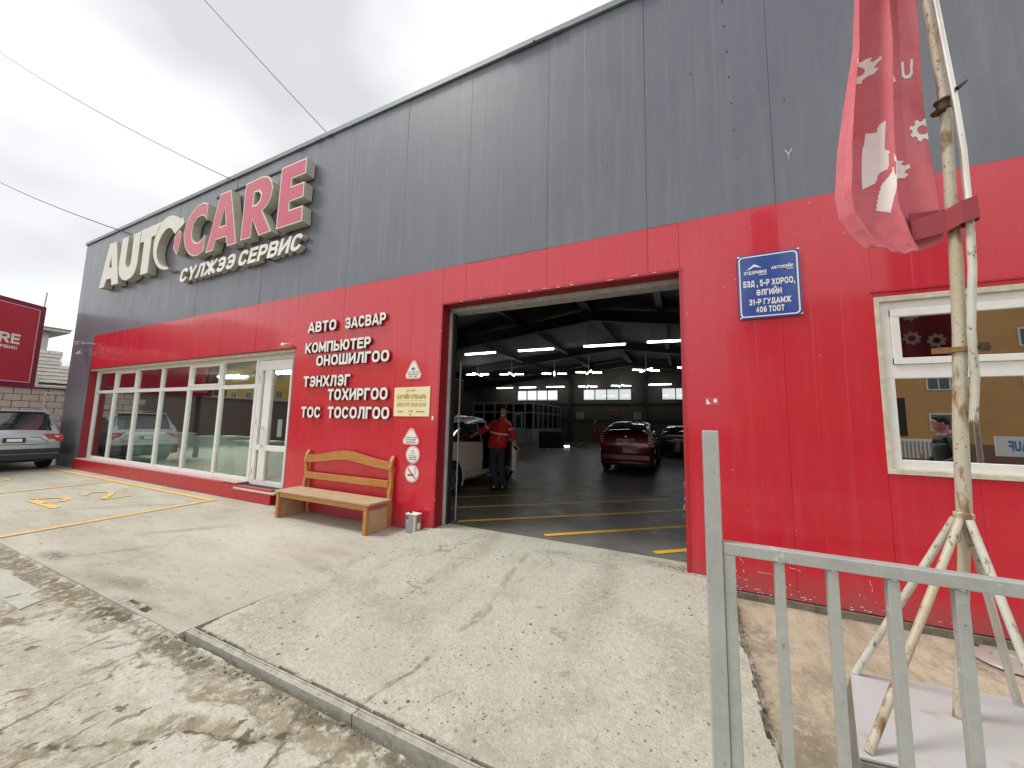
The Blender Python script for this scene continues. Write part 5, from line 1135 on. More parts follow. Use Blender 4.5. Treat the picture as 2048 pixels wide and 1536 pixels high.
# ---- burgundy hatchback inside, seen from behind
def cls_hatch(x, y, z, seg):
    if z < .30 and seg <= 3: return 'lower'
    if seg in (4, 5) and .65 < x < 3.1 and 1.02 < z < 1.40: return 'window' if not (1.35 < x < 1.41 or 2.2 < x < 2.27) else 'body'
    if seg in (6, 7) and .12 < x < .95 and abs(y) < .60: return 'rear_window'
    if seg in (6, 7) and 2.6 < x < 3.6: return 'windscreen'
    return 'body'
HST = [(0, .30, .74, .84, .88, .80), (.03, .26, .84, .98, .93, .84), (.07, .25, .96, 1.12, .95, .84), (.12, .25, 1.00, 1.20, .965, .83), (.45, .24, 1.04, 1.38, .99, .78), (.95, .24, 1.03, 1.49, 1, .74), (1.7, .23, 1.0, 1.545, 1, .73), (2.3, .23, .98, 1.53, 1, .73), (2.8, .23, .96, 1.40, 1, .73), (3.5, .24, .92, 1.06, .99, .78), (4.1, .25, .78, .90, .95, .74), (4.4, .28, .62, .74, .84, .62), (4.45, .32, .54, .62, .74, .55)]
hat = car('parked_hatchback', 'burgundy hatchback parked inside the workshop with its tail lights facing the doorway', 'car', dict(L=4.45, W=1.72, r=.32, wheels=(.78, 3.45), cls=cls_hatch, st=HST), m_carr)
for s_ in (1, -1):
    pts = [(s_*.68, 1.22), (s_*.80, 1.22), (s_*.84, 1.05), (s_*.85, .80), (s_*.68, .80)]
    rearpoly(hat, pts, -.01, .24, 'tail_lamp', m_tail)
    for k in range(4): rearpoly(hat, [(s_*.69, 1.17-.075*k), (s_*.80, 1.17-.075*k), (s_*.81, 1.135-.075*k), (s_*.69, 1.135-.075*k)], -.022, -.009, 'lamp_strip', m_clear)
rearplate(hat, -.008, -.28, .28, .885, 1.01, 'number_plate', m_cream, .012)
tx = merge(text_mb('6417 УНӨ', 0, .50, 0, .085, 0, .002, .028, 0, .12)); tx.xf(Matrix.Translation((-.0235, .25, .905)) @ Matrix.Rotation(radians(-90), 4, 'Z')); tx.build('plate_print', m_black, hat, recalc=False)
b = MB(); b.box(-.03, .03, -.28, .28, 1.02, 1.05); b.build('handle_strip', m_carr, hat, bevel=.008); b = MB(); b.ball((.02, 0, 1.08), (.012, .05, .03)); b.build('badge', m_chrome, hat, smooth=True)
b = MB(); b.box(-.06, .06, -.78, .78, .36, .60); b.build('rear_bumper', m_carr, hat, bevel=.055)
b = MB(); b.box(-.058, -.045, -.70, .70, .42, .445); b.build('bumper_line', m_chrome, hat); b = MB(); b.box(.3, 4.1, -.65, .65, .2, .45); b.build('underbody', m_dark, hat)
b = MB(); b.box(.33, .42, -.60, .60, 1.30, 1.325); b.build('spoiler', m_carr, hat, bevel=.01)
b = MB(); b.tube([(1.0, -.52, 1.50), (.95, -.52, 1.95)], .014, 6); b.build('aerial', mat('red_aerial', (.5, .12, .1), .5), hat)
place(hat, -1.66, 7.75, .082, pi/2); hat.scale = (1, 1, 1.08)

# ---- white hatchback with its front right door open
def cls_white(x, y, z, seg):
    if y < 0 and seg in (2, 3, 4, 5) and 2.02 < x < 3.02 and .42 < z < 1.44: return None      # open doorway
    if seg in (4, 5) and .75 < x < 3.1 and 1.04 < z < 1.44: return 'window' if not (1.98 < x < 2.04) else 'body'
    if seg in (6, 7) and .12 < x < .95 and abs(y) < .60: return 'rear_window'
    if seg in (6, 7) and 2.6 < x < 3.6: return 'windscreen'
    return 'body'
wst = [(a, b_, c+.04, d_+.06, e, f) for a, b_, c, d_, e, f in HST]
wh = car('white_hatchback', 'white car inside the workshop behind the door post, its front door swung open', 'car', dict(L=4.45, W=1.78, r=.33, splits=(2.01,), wheels=(.78, 3.48), cls=cls_white, st=wst), m_carw)
b = MB(); b.box(1.4, 3.3, -.60, .7, .30, .42); b.box(2.4, 3.0, -.70, -.2, .42, .62); b.box(2.25, 2.4, -.70, -.2, .5, 1.2); b.build('seat', m_dark, wh, bevel=.03)
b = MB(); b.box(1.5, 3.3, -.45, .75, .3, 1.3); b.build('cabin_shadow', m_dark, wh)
b = MB(); b.tube([(1.03, -.905, 1.0), (1.06, -.93, 1.0), (1.20, -.93, 1.0), (1.23, -.905, 1.0)], .012, 6); b.build('handle', m_carw, wh)
b = MB(); b.tube([(1.98, -.90, .40), (2.0, -.905, .8), (2.02, -.87, 1.08), (2.06, -.76, 1.44)], .012, 6); b.build('door_seam', m_dark, wh)
b = MB(); b.bar((1.25, -.90, .42), (1.95, -.905, .42), .006, .006); b.bar((.95, -.905, 1.07), (.9, -.905, .85), .006, .006); b.build('panel_line', m_dark, wh)
WHP = 1
t = wh
dm = Matrix.Translation((3.05, -.90, 0)) @ Matrix.Rotation(radians(42), 4, 'Z')
def dpart(f, name, m_, **k): b = MB(); f(b); b.xf(dm); return b.build(name, m_, t, **k)
fd = dpart(lambda b: b.prism([(0, .40), (-1.0, .38), (-1.04, .7), (-1.0, 1.06), (-.85, 1.08), (0, 1.06)], -.045, .045), 'front_door', m_carw, bevel=.02)
dpart(lambda b: (b.tube([(-1.0, 0, 1.06), (-.93, .02, 1.42), (-.80, .03, 1.50), (-.35, .02, 1.44), (.02, 0, 1.08)], .022, 8)), 'door_window_frame', m_dark, smooth=True)
dpart(lambda b: b.box(-.95, -.08, .046, .052, .45, 1.02), 'door_inner_panel', mat('inner_trim', (.10, .10, .11), .7), bevel=.003)
dpart(lambda b: b.box(-1.01, -.9, .044, .056, .42, 1.02), 'door_edge', m_carw, bevel=.004)
dpart(lambda b: (b.tube([(-.98, .03, 1.06), (-.90, .04, 1.42), (-.80, .045, 1.49)], .012, 6)), 'window_frame_highlight', m_chrome)

place(wh, -5.2, 1.15, .082, pi/2); wh.scale = (1, 1, 1.06)
# ---- black car deep in the workshop
def cls_blk(x, y, z, seg): return 'window' if (seg in (4, 5) and .7 < x < 3.2 and 1.02 < z < 1.38) else ('rear_window' if seg in (6, 7) and .12 < x < .95 else 'body')
blk = car('black_hatchback', 'black car parked deep in the workshop, half hidden by the right door edge', 'car', dict(L=4.45, W=1.75, r=.32, wheels=(.78, 3.45), cls=cls_blk, st=HST), m_cark)
rearplate(blk, -.008, -.24, .24, .80, .93, 'number_plate', m_cream, .012)
for s_ in (1, -1): rearpoly(blk, [(s_*.66, 1.08), (s_*.80, 1.08), (s_*.84, .92), (s_*.66, .9)], -.01, .2, 'tail_lamp', m_tail)
place(blk, -.15, 14.6, .082, pi/2)
# ================================================================== PEOPLE
_pend = []
def skin(name, pts, edges, m, par, root=0, levels=2):
    """pts: list of (xyz, radius or (rx,ry))"""
    off = Vector((0, 0, 0)); q = par
    while q is not None: off += q.location; q = q.parent
    me = bpy.data.meshes.new(name); me.from_pydata([tuple(Vector(p[0])-off) for p in pts], edges, [])
    o = bpy.data.objects.new(name, me); COL.objects.link(o); o.parent = par
    s = o.modifiers.new('skin', 'SKIN'); s.use_smooth_shade = True
    for v, p in zip(me.skin_vertices[0].data, pts):
        v.radius = p[1] if hasattr(p[1], '__len__') else (p[1], p[1])
    for i, v in enumerate(me.skin_vertices[0].data): v.use_root = (i == root)
    o.modifiers.new('sub', 'SUBSURF').levels = levels; o.modifiers['sub'].render_levels = levels
    me.materials.append(m); _pend.append(o); return o
def bake():
    bpy.context.view_layer.update(); dg = bpy.context.evaluated_depsgraph_get()
    for o in _pend:
        me = bpy.data.meshes.new_from_object(o.evaluated_get(dg)); me.name = o.name
        old = o.data; o.modifiers.clear(); o.data = me; me.polygons.foreach_set('use_smooth', [True]*len(me.polygons)); bpy.data.meshes.remove(old)
    _pend.clear()
def hand(par, wrist, fwd, side, nrm, m, s=1.0, curl=.5):
    W0, f, sd, n = Vector(wrist), Vector(fwd).normalized(), Vector(side).normalized(), Vector(nrm).normalized()
    pts = [(W0, .026*s), (W0+f*.05*s, (.040*s, .018*s)), (W0+f*.09*s, (.042*s, .017*s))]; ed = [(0, 1), (1, 2)]
    skin('hand', pts, ed, m, par, 0, 2)
    for k in range(4):
        b0 = W0+f*(.085-.004*abs(k-1.5))*s+sd*(k-1.5)*.021*s; ln = (.036, .041, .039, .030)[k]*s
        a1 = f*cos(curl*.5)-n*sin(curl*.5); a2 = f*cos(curl*1.3)-n*sin(curl*1.3); a3 = f*cos(curl*2)-n*sin(curl*2)
        p1 = b0+a1*ln; p2 = p1+a2*ln*.7; p3 = p2+a3*ln*.5
        skin('finger', [(b0, .0095*s), (p1, .009*s), (p2, .008*s), (p3, .007*s)], [(0, 1), (1, 2), (2, 3)], m, par, 0, 1)
    t0 = W0+f*.025*s+sd*.032*s; t1 = t0+(sd*.7+f*.7)*.035*s; t2 = t1+(f*.9+sd*.3)*.03*s
    skin('thumb', [(t0, .012*s), (t1, .010*s), (t2, .008*s)], [(0, 1), (1, 2)], m, par, 0, 1)
def head(par, c, yaw, s, hairm, mask=False):
    """c: centre of head; yaw: facing direction angle (0 = -y)"""
    Mx = Matrix.Translation(c) @ Matrix.Rotation(yaw, 4, 'Z') @ Matrix.Scale(s, 4)
    def put(b, n, m, **k): b.xf(Mx); return b.build(n, m, par, **k)
    b = MB(); b.ball((0, -.005, 0), (.076, .095, .118), 20, 14); b.ball((0, -.035, -.055), (.058, .06, .062), 16, 10); put(b, 'head', m_skin, smooth=True)
    b = MB(); b.ball((0, .012, .035), (.083, .098, .098), 18, 10); b.ball((0, -.05, .085), (.06, .04, .035), 12, 8); put(b, 'hair', hairm, smooth=True)
    b = MB(); b.add([(0, -.100, .02), (-.014, -.098, -.03), (.014, -.098, -.03), (0, -.125, -.028)], [(0, 1, 3), (0, 3, 2), (1, 2, 3), (0, 2, 1)]); put(b, 'nose', m_skin, smooth=True)
    for sx in (-1, 1):
        b = MB(); b.ball((sx*.03, -.090, .012), (.013, .007, .007), 10, 6); put(b, 'eye', m_dark, smooth=True)
        b = MB(); b.ball((sx*.078, .005, -.005), (.010, .02, .032), 10, 6); put(b, 'ear', m_skin, smooth=True)
        b = MB(); b.box(sx*.03-.018, sx*.03+.018, -.099, -.088, .030, .037); put(b, 'eyebrow', hairm)
    b = MB(); b.box(-.024, .024, -.097, -.085, -.060, -.052); put(b, 'mouth', mat('lip', (.30, .10, .08), .5) if 'lip' not in bpy.data.materials else bpy.data.materials['lip'])
    if mask: b = MB(); b.ball((0, -.045, -.088), (.056, .062, .038), 16, 8); put(b, 'chin_mask', m_mask, smooth=True)

t = thing('person', (-3.85, 3.1, .082), 'man in a red jacket with a reflective band, leaning between white car and open door', 'person')
hip, nk = (-3.92, 3.13, 1.06), (-3.78, 3.12, 1.73)
RS, LS = (-4.06, 3.14, 1.63), (-3.62, 3.12, 1.63); RE_, LE = (-4.24, 3.05, 1.45), (-3.53, 3.10, 1.38); RW, LW = (-4.33, 2.78, 1.345), (-3.42, 3.02, 1.19)
body = [(hip, (.11, .09)), ((-3.89, 3.13, 1.25), (.11, .085)), ((-3.85, 3.12, 1.48), (.12, .09)), ((-3.80, 3.12, 1.66), .06), (nk, .055), ((-3.76, 3.10, 1.84), .06),
        (RS, .045), (RE_, .042), (RW, .032), (LS, .045), (LE, .042), (LW, .032),
        ((-4.00, 3.12, .98), .075), ((-3.97, 3.05, .62), .055), ((-3.90, 3.10, .20), .045), ((-3.95, 2.96, .125), .04),
        ((-3.83, 3.14, .98), .075), ((-3.77, 3.06, .62), .055), ((-3.74, 3.14, .19), .045), ((-3.70, 2.98, .125), .04)]
ed = [(0, 1), (1, 2), (2, 3), (3, 4), (4, 5), (3, 6), (6, 7), (7, 8), (3, 9), (9, 10), (10, 11), (0, 12), (12, 13), (13, 14), (14, 15), (0, 16), (16, 17), (17, 18), (18, 19)]
skin('body', body, ed, m_skin, t)
def loft(b, rings, n=24):
    V = []
    for cx, cy, cz, rx, ry in rings:
        for k in range(n):
            a = 2*pi*k/n; wob = 1+.035*sin(5*a+cz*23)+.02*sin(9*a-cz*40); V.append((cx+rx*cos(a)*wob, cy+ry*sin(a)*wob, cz))
    m_ = len(rings); b.add(V, [(i*n+k, i*n+(k+1) % n, (i+1)*n+(k+1) % n, (i+1)*n+k) for i in range(m_-1) for k in range(n)])
jb = MB(); loft(jb, [(-3.925, 3.13, 1.03, .195, .15), (-3.93, 3.13, 1.045, .225, .175), (-3.92, 3.13, 1.12, .235, .185), (-3.90, 3.13, 1.22, .228, .178), (-3.885, 3.12, 1.32, .222, .170), (-3.87, 3.12, 1.44, .222, .165), (-3.86, 3.12, 1.54, .220, .155), (-3.85, 3.12, 1.61, .20, .138), (-3.83, 3.12, 1.66, .155, .115), (-3.81, 3.12, 1.695, .105, .095), (-3.79, 3.11, 1.72, .082, .085), (-3.785, 3.11, 1.77, .078, .082), (-3.785, 3.11, 1.772, .06, .065)])
jb.tube([(-3.93, 3.13, 1.575), (-4.05, 3.14, 1.585), (-4.15, 3.10, 1.52), RE_, (-4.285, 2.93, 1.405), (-4.315, 2.84, 1.37)], [.05, .080, .083, .076, .066, .052], 16)
jb.tube([(-3.77, 3.12, 1.575), (-3.655, 3.12, 1.575), (-3.59, 3.11, 1.49), LE, (-3.485, 3.07, 1.29), (-3.45, 3.04, 1.225)], [.05, .078, .082, .074, .064, .05], 16)
jb.build('jacket', m_jacket, t, smooth=True, angle=0)
jb = MB(); jb.bar((-3.80, 2.955, 1.74), (-3.865, 2.945, 1.08), .008, .012); jb.build('zip', m_dark, t)
tb = MB(); loft(tb, [(-3.925, 3.13, 1.12, .17, .13), (-3.92, 3.13, 1.02, .18, .14), (-3.915, 3.13, .95, .175, .14), (-3.91, 3.13, .88, .12, .10)])
tb.tube([(-3.985, 3.13, 1.0), (-4.0, 3.12, .90), (-3.985, 3.05, .62), (-3.93, 3.08, .32), (-3.905, 3.09, .125)], [.105, .108, .086, .074, .086], 16)
tb.tube([(-3.85, 3.13, 1.0), (-3.83, 3.13, .90), (-3.775, 3.06, .62), (-3.755, 3.12, .32), (-3.735, 3.13, .12)], [.105, .108, .086, .074, .086], 16)
tb.build('trousers', m_trou, t, smooth=True, angle=0)
for p in ([(-3.89, 3.14, .14), (-3.93, 3.03, .13), (-3.975, 2.91, .118)], [(-3.735, 3.18, .14), (-3.715, 3.06, .13), (-3.685, 2.93, .118)]):
    skin('shoe', [(p[0], .062), (p[1], .056), (p[2], .042)], [(0, 1), (1, 2)], m_dark, t)
def band(cx, cy, cz, rx, ry, h, tx, tz, name, m):
    b = MB(); n = 28; V = []
    for k in range(n):
        a = 2*pi*k/n; x, y = rx*cos(a), ry*sin(a)
        for z in (-h/2, h/2): V.append((cx+x, cy+y, cz+z+tx*x))
    b.add(V, [(2*k, 2*((k+1) % n), 2*((k+1) % n)+1, 2*k+1) for k in range(n)]); return b.build(name, m, t)
band(-3.877, 3.12, 1.385, .234, .182, .034, -.15, 0, 'reflective_band', m_refl)
for a_, b_, r in ((RE_, RS, .086), (LE, LS, .084)):
    a_, b_ = Vector(a_), Vector(b_); p = a_.lerp(b_, .35); d = (b_-a_).normalized(); b = MB(); b.tube([p-d*.014, p+d*.014], r, 16, cap=False); b.build('sleeve_band', m_refl, t)
b = MB(); b.tube([(-3.78, 2.955, 1.36), (-3.80, 2.95, 1.27), (-3.84, 2.955, 1.20)], .005, 6); b.build('drawstring', m_refl, t)
b = MB(); b.box(-3.86, -3.83, 2.985, 3.0, 1.06, 1.085); b.build('belt_buckle', m_chrome, t)
hand(t, RW, (-.1, -1, -.25), (1, -.1, 0), (0, -.2, 1), m_skin, 1.1, .35); hand(t, LW, (.35, -.25, -.9), (.6, -.6, .2), (-.3, -1, 0), m_skin, 1.1, .9)
head(t, Vector((-3.755, 3.085, 1.885)), radians(12), 1.02, m_hair, mask=True)
# phone in the hand is held by the person
o = thing('mobile_phone', (-3.37, 2.97, 1.07), 'pale mobile phone held in the left hand of the man in the red jacket', 'phone')
m = MB(); m.box(-.04, .04, -.006, .006, -.075, .075); m.xf(Matrix.Translation((-3.36, 2.95, 1.07)) @ Matrix.Rotation(radians(-50), 4, 'Y')); m.build('phone_case', m_signw, o, bevel=.003)
m = MB(); m.box(-.033, .033, -.008, -.0062, -.066, .066); m.xf(Matrix.Translation((-3.36, 2.95, 1.07)) @ Matrix.Rotation(radians(-50), 4, 'Y')); m.build('screen', m_dark, o)

# a passer-by on the pavement who shows only as a reflection in the side window
t = thing('person', (3.78, -3.5, -.05), 'dark haired person in a black jacket seen reflected in the side window', 'person')
ox, oy = 3.78, -3.5
def o3(x, y, z): return (ox+x, oy+y, z)
skin('body', [(o3(0, 0, 1.0), (.12, .15)), (o3(0, 0, 1.25), (.11, .14)), (o3(0, 0, 1.45), (.11, .16)), (o3(-.02, 0, 1.58), .06), (o3(-.05, 0, 1.70), .06), (o3(0, .2, 1.50), .06), (o3(-.02, .27, 1.22), .05), (o3(-.22, .18, 1.12), .035), (o3(0, -.2, 1.50), .06), (o3(.0, -.27, 1.22), .05), (o3(-.2, -.2, 1.12), .035), (o3(0, .1, .92), .095), (o3(-.04, .1, .5), .065), (o3(.02, .1, .05), .045), (o3(0, -.1, .92), .095), (o3(.1, -.1, .5), .065), (o3(.2, -.1, .05), .045)],
     [(0, 1), (1, 2), (2, 3), (3, 4), (3, 5), (5, 6), (6, 7), (3, 8), (8, 9), (9, 10), (0, 11), (11, 12), (12, 13), (0, 14), (14, 15), (15, 16)], m_skin, t)
skin('jacket', [(o3(0, 0, .95), (.18, .21)), (o3(0, 0, 1.25), (.18, .2)), (o3(0, 0, 1.46), (.16, .2)), (o3(-.02, 0, 1.58), .09), (o3(0, .2, 1.50), .09), (o3(-.02, .28, 1.22), .075), (o3(-.2, .19, 1.13), .055), (o3(0, -.2, 1.50), .09), (o3(0, -.28, 1.22), .075), (o3(-.18, -.21, 1.13), .055)],
     [(0, 1), (1, 2), (2, 3), (3, 4), (4, 5), (5, 6), (3, 7), (7, 8), (8, 9)], m_dark, t, 1)
skin('trousers', [(o3(0, 0, .98), (.15, .17)), (o3(0, .1, .88), .115), (o3(-.04, .1, .5), .085), (o3(.02, .1, .08), .07), (o3(0, -.1, .88), .115), (o3(.1, -.1, .5), .085), (o3(.2, -.1, .08), .07)], [(0, 1), (1, 2), (2, 3), (0, 4), (4, 5), (5, 6)], m_trou, t)
hand(t, o3(-.22, .18, 1.12), (-1, 0, -.2), (0, 1, 0), (0, 0, 1), m_skin, 1.05, .6); hand(t, o3(-.2, -.2, 1.12), (-1, 0, -.2), (0, -1, 0), (0, 0, 1), m_skin, 1.05, .6)
head(t, Vector(o3(-.07, 0, 1.76)), radians(-80), 1.02, m_hair)
bake()

# ================================================================== INSIDE THE WORKSHOP
ORD = ['leftmost', 'second from left', 'third from left', 'fourth from left', 'fifth from left', 'rightmost']
def lamp_bar(loc, label, grp):
    t = thing('ceiling_lamp', loc, label, 'lamp', grp); x, y, z = loc
    m = MB(); m.box(x-.80, x+.80, y-.05, y+.05, z+.035, z+.09); m.build('lamp_housing', m_lampoff, t)
    m = MB(); m.tube([(x-.76, y, z), (x+.76, y, z)], .032, 8); m.build('tube', m_lamp, t)
    m = MB(); m.tube([(x-.6, y, z+.09), (x-.6, y, z+1.0)], .006, 5); m.tube([(x+.6, y, z+.09), (x+.6, y, z+1.0)], .006, 5); m.build('suspension_wire', m_cable, t); return t
def lamp_cross(loc, label, grp):
    t = thing('cross_lamp', loc, label, 'lamp', grp); x, y, z = loc
    for k in range(4):
        a = radians(8+90*k); d = Vector((cos(a), sin(a), 0)); p = Vector(loc)
        m = MB(); m.tube([p+d*.2, p+d*.74], .033, 8); m.build('tube', m_lamp, t)
    m = MB(); m.lathe([(0, .1), (.08, .08), (.1, 0), (0, -.02)], loc, 'z', 12); m.tube([(x, y, z+.08), (x, y, z+1.0)], .01, 6); m.build('hub', m_lampoff, t); return t
p0 = None
for k, x in enumerate((-7.95, -5.35, -2.6, -.30)):
    lb = '%s long fluorescent lamp in the nearest row above the workshop' % (['leftmost', 'second', 'third', 'rightmost'][k]); g = 'fluorescent tube lamps under the workshop roof'
    if p0 is None: p0 = lamp_bar((x, 9.1, 4.6), lb, g)
    else: tag(copy_tree(p0, loc=(x, 9.1+.05*k, 4.6), rz=radians(2*k)), lb)
c0 = None
for k, (x, y) in enumerate(((-11.7, 15.3), (-9.55, 15.8), (-6.93, 16.3), (-4.83, 16.3), (-1.7, 16.3), (.5, 16.2))):
    lb = '%s cross-shaped lamp in the middle row of the workshop' % ORD[k]; g = 'cross-shaped lamps in the workshop'
    if c0 is None: c0 = lamp_cross((x, y, 4.6), lb, g)
    else: tag(copy_tree(c0, loc=(x, y, 4.6), rz=radians(5*k)), lb)
for k, x in enumerate((-14.2, -12.0, -9.5, -1.4)):
    tag(copy_tree(p0, loc=(x, 24.3, 4.62)), '%s straight fluorescent lamp in the far row by the back windows' % ['leftmost', 'second', 'third', 'rightmost'][k])
for k, x in enumerate((-6.8, -4.2)):
    tag(copy_tree(c0, loc=(x, 24.4, 4.6), rz=radians(12)), '%s cross-shaped lamp in the far row in front of the middle back window' % ['left', 'right'][k])
# glazed office booth
m_booth = mat('booth_frame', (.30, .33, .31), .5); m_boothp = mat('booth_lower_panel', (.24, .26, .23), .6)
t = thing('office_booth', (-11.6, 19, .082), 'pale framed glazed office booth against the back left of the workshop', 'booth')
bx0, bx1, by0, by1 = -14.2, -9.3, 19.0, 25.2
m = MB(); m.box(bx0, bx1, by0, by0+.06, .09, 1.12); m.box(bx1-.06, bx1, by0+.06, by1, .09, 1.12); m.build('lower_panel', m_boothp, t)
m = MB()
for x in (bx0, -13.3, -12.4, -11.5, -10.9, -10.0, -9.38): m.box(x, x+.08, by0-.01, by0+.07, 1.12, 2.95)
for z in (1.12, 2.28, 2.9): m.box(bx0, bx1, by0-.008, by0+.072, z, z+.07)
for y in (19.9, 20.9, 22, 23.2, 24.4, 25.1): m.box(bx1-.07, bx1+.01, y, y+.07, 1.12, 2.95)
for z in (1.12, 2.28, 2.9): m.box(bx1-.072, bx1+.008, by0+.07, by1, z, z+.07)
m.build('booth_frame', m_booth, t)
m = MB(); m.box(bx0, bx1, by0+.02, by0+.03, 1.19, 2.9); m.box(bx1-.04, bx1-.03, by0+.07, by1, 1.19, 2.9); m.build('booth_glass', glass('booth_glass', (.3, .35, .36), .1), t)
m = MB(); m.box(bx0, bx1+.05, by0-.05, by1, 2.97, 3.03); m.build('booth_roof', m_booth, t)
m = MB(); m.box(-10.75, -10.1, by0-.03, by0-.012, .12, 2.25); m.build('booth_door', m_booth, t); m = MB(); m.box(-10.62, -10.23, by0-.036, by0-.031, 1.25, 2.15); m.build('booth_door_pane', m_dark, t)
t = thing('dark_tyre_cabinet', (-7.3, 17, .082), 'low dark cabinet standing in front of the glazed booth', 'cabinet')
m = MB(); m.box(-8.04, -6.6, 16.7, 17.4, .10, 1.12); m.build('cabinet_body', m_dark, t, bevel=.05)
for k in range(3): m = MB(); m.box(-7.98, -6.66, 16.66, 16.70, .18+.31*k, .44+.31*k); m.build('drawer', mat('drawer_black', (.03, .03, .035), .4) if k == 0 else bpy.data.materials['drawer_black'], t, bevel=.01)
def poster(x0, x1, z0, z1, m_, label):
    t = thing('wall_poster', (x0, 25.3, z0), label, 'poster'); m = MB(); m.box(x0, x1, 25.27, 25.29, z0, z1); m.build('poster_frame', m_grin, t); m = MB(); m.box(x0+.03, x1-.03, 25.262, 25.269, z0+.03, z1-.03); m.build('poster_sheet', m_, t)
poster(-7.95, -7.3, 1.95, 2.55, mat('poster_grey', (.3, .3, .26), .7), 'pale grey poster on the back wall just right of the booth')
poster(-5.25, -4.62, 2.35, 2.8, mat('poster_red', (.3, .04, .04), .7), 'dark red poster on the back wall above the burgundy car')
poster(-3.4, -2.8, 2.0, 2.6, bpy.data.materials['poster_grey'], 'grey notice on the back wall above the roof of the burgundy car')
t = thing('fire_extinguisher', (-6.4, 25.2, .6), 'red fire extinguisher with a pale sign on the back wall beside the burgundy car', 'fire extinguisher')
m = MB(); m.lathe([(0, .5), (.12, .5), (.14, .56), (.14, 1.25), (.08, 1.36), (.04, 1.40), (0, 1.42)], (-6.4, 25.1, 0), 'z', 16); m.build('cylinder_body', m_redp, t, smooth=True); m = MB(); m.tube([(-6.4, 25.1, 1.40), (-6.3, 25.0, 1.46), (-6.22, 25.05, 1.2), (-6.2, 25.05, .8)], .02, 6); m.build('hose', m_dark, t); m = MB(); m.box(-6.5, -6.3, 25.28, 25.3, 1.7, 1.98); m.build('sign_sheet', m_grin, t)
t = thing('body_panel', (-5.7, 18.8, .082), 'pale car body panel propped on the floor left of the burgundy car', 'car part')
m = MB(); P = np.array([[[-6.35+.6*a+.25*b, 18.6+.3*a+1.0*b, .11+.30*a*a+.02*b] for b in np.linspace(0, 1, 6)] for a in np.linspace(0, 1, 8)]); m.grid(P); o = m.build('panel_skin', mat('pale_panel', (.34, .36, .38), .35), t, smooth=True, recalc=False); o.modifiers.new('t', 'SOLIDIFY').thickness = .02
m = MB(); m.box(-6.1, -5.85, 18.95, 19.2, .24, .26); m.build('panel_slot', m_dark, t)
t = thing('trolley_jack', (-6.9, 20.0, .082), 'red trolley jack on the floor behind the pale body panel', 'jack'); m = MB(); m.box(-7.4, -6.6, 19.9, 20.2, .1, .24); m.build('jack_frame', m_redp, t, bevel=.03); m = MB(); m.tube([(-6.6, 20.05, .2), (-6.2, 20.05, .9)], .02, 6); m.build('jack_handle', m_redp, t)
for x in (-7.3, -6.7): m = MB(); m.lathe([(0, -.02), (.07, -.02), (.07, .02), (0, .02)], (x, 19.88, .15), 'y', 12); m.build('caster', m_dark, t)
# floor-level light strip near booth
t = thing('floor_light_bar', (-7.5, 20.1, .1), 'bright inspection light bar lying on the floor before the booth', 'lamp'); m = MB(); m.tube([(-8.3, 19.0, .13), (-6.75, 19.0, .13)], .03, 8); m.build('tube', m_lamp, t); m = MB(); m.box(-8.32, -6.73, 19.03, 19.08, .09, .16); m.build('lamp_housing', m_lampoff, t)
# rooms behind the shop windows
def room(x0, x1, y0, y1, z0, z1, mw, name):
    for nm, q in (('inner_wall', (x0, x0+.05, y0, y1, z0, z1)), ('inner_wall', (x1-.05, x1, y0, y1, z0, z1)), ('inner_wall', (x0+.05, x1-.05, y1-.05, y1, z0, z1)), ('inner_ceiling', (x0, x1, y0, y1, z1, z1+.05)), ('inner_floor', (x0, x1, y0, y1, z0-.05, z0))):
        m = MB(); m.box(*q); m.build(nm, mw if 'wall' in nm else (m_plaster if 'ceil' in nm else m_grin), G)
room(-17.8, -6.86, .26, 6.2, .26, 3.02, m_maroon, 'showroom'); room(.30, 6.2, .25, 4.2, .12, 3.1, mat('office_wall', (.08, .03, .035), .7), 'office')
m = MB(); m.box(-17.75, -15.3, .5, .55, .3, 1.45); m.build('grey_screen', m_grin, G)
for k, (x, y, w) in enumerate(((-14.9, .7, .9), (-13.1, .62, 1.1), (-11.6, .9, 1.2), (-10.3, .55, .85), (-8.95, .55, .95))):
    t = thing('reception_counter', (x, y, .26), '%s pale green counter behind the shop window' % ['first', 'second', 'third and widest', 'fourth', 'narrow last'][k] + ' from the left', 'counter', 'pale counters behind the shop window')
    m = MB(); m.box(x-w/2, x+w/2, y, y+.5, .27, 1.05+.06*(k % 2)); m.build('counter_body', m_counter, t, bevel=.01); m = MB(); m.box(x-w/2-.03, x+w/2+.03, y-.04, y+.53, 1.055+.06*(k % 2), 1.09+.06*(k % 2)); m.build('counter_top', m_signw, t)
t = thing('rooster_figurine', (-12.1, .5, .27), 'small orange rooster figurine on the floor inside the shop window', 'figurine')
m = MB(); m.ball((-12.1, .55, .55), (.10, .06, .13)); m.tube([(-12.1, .55, .62), (-12.14, .55, .78)], [.05, .035], 8); m.ball((-12.15, .55, .82), (.045, .035, .045)); m.build('rooster_body', mat('orange_glaze', (.6, .18, .05), .4), t, smooth=True)
m = MB(); m.prism([(-12.17, .86), (-12.13, .90), (-12.11, .86)], .54, .56); m.add([(-12.22, .55, .81), (-12.18, .54, .83), (-12.18, .56, .80)], [(0, 1, 2)]); m.build('comb', m_redp, t)
m = MB(); m.prism([(-12.03, .6), (-11.85, .78), (-11.9, .58), (-12.0, .5)], .53, .57); m.build('tail', m_dark, t); m = MB(); m.box(-12.16, -12.02, .50, .60, .27, .44); m.build('base', m_grin, t)
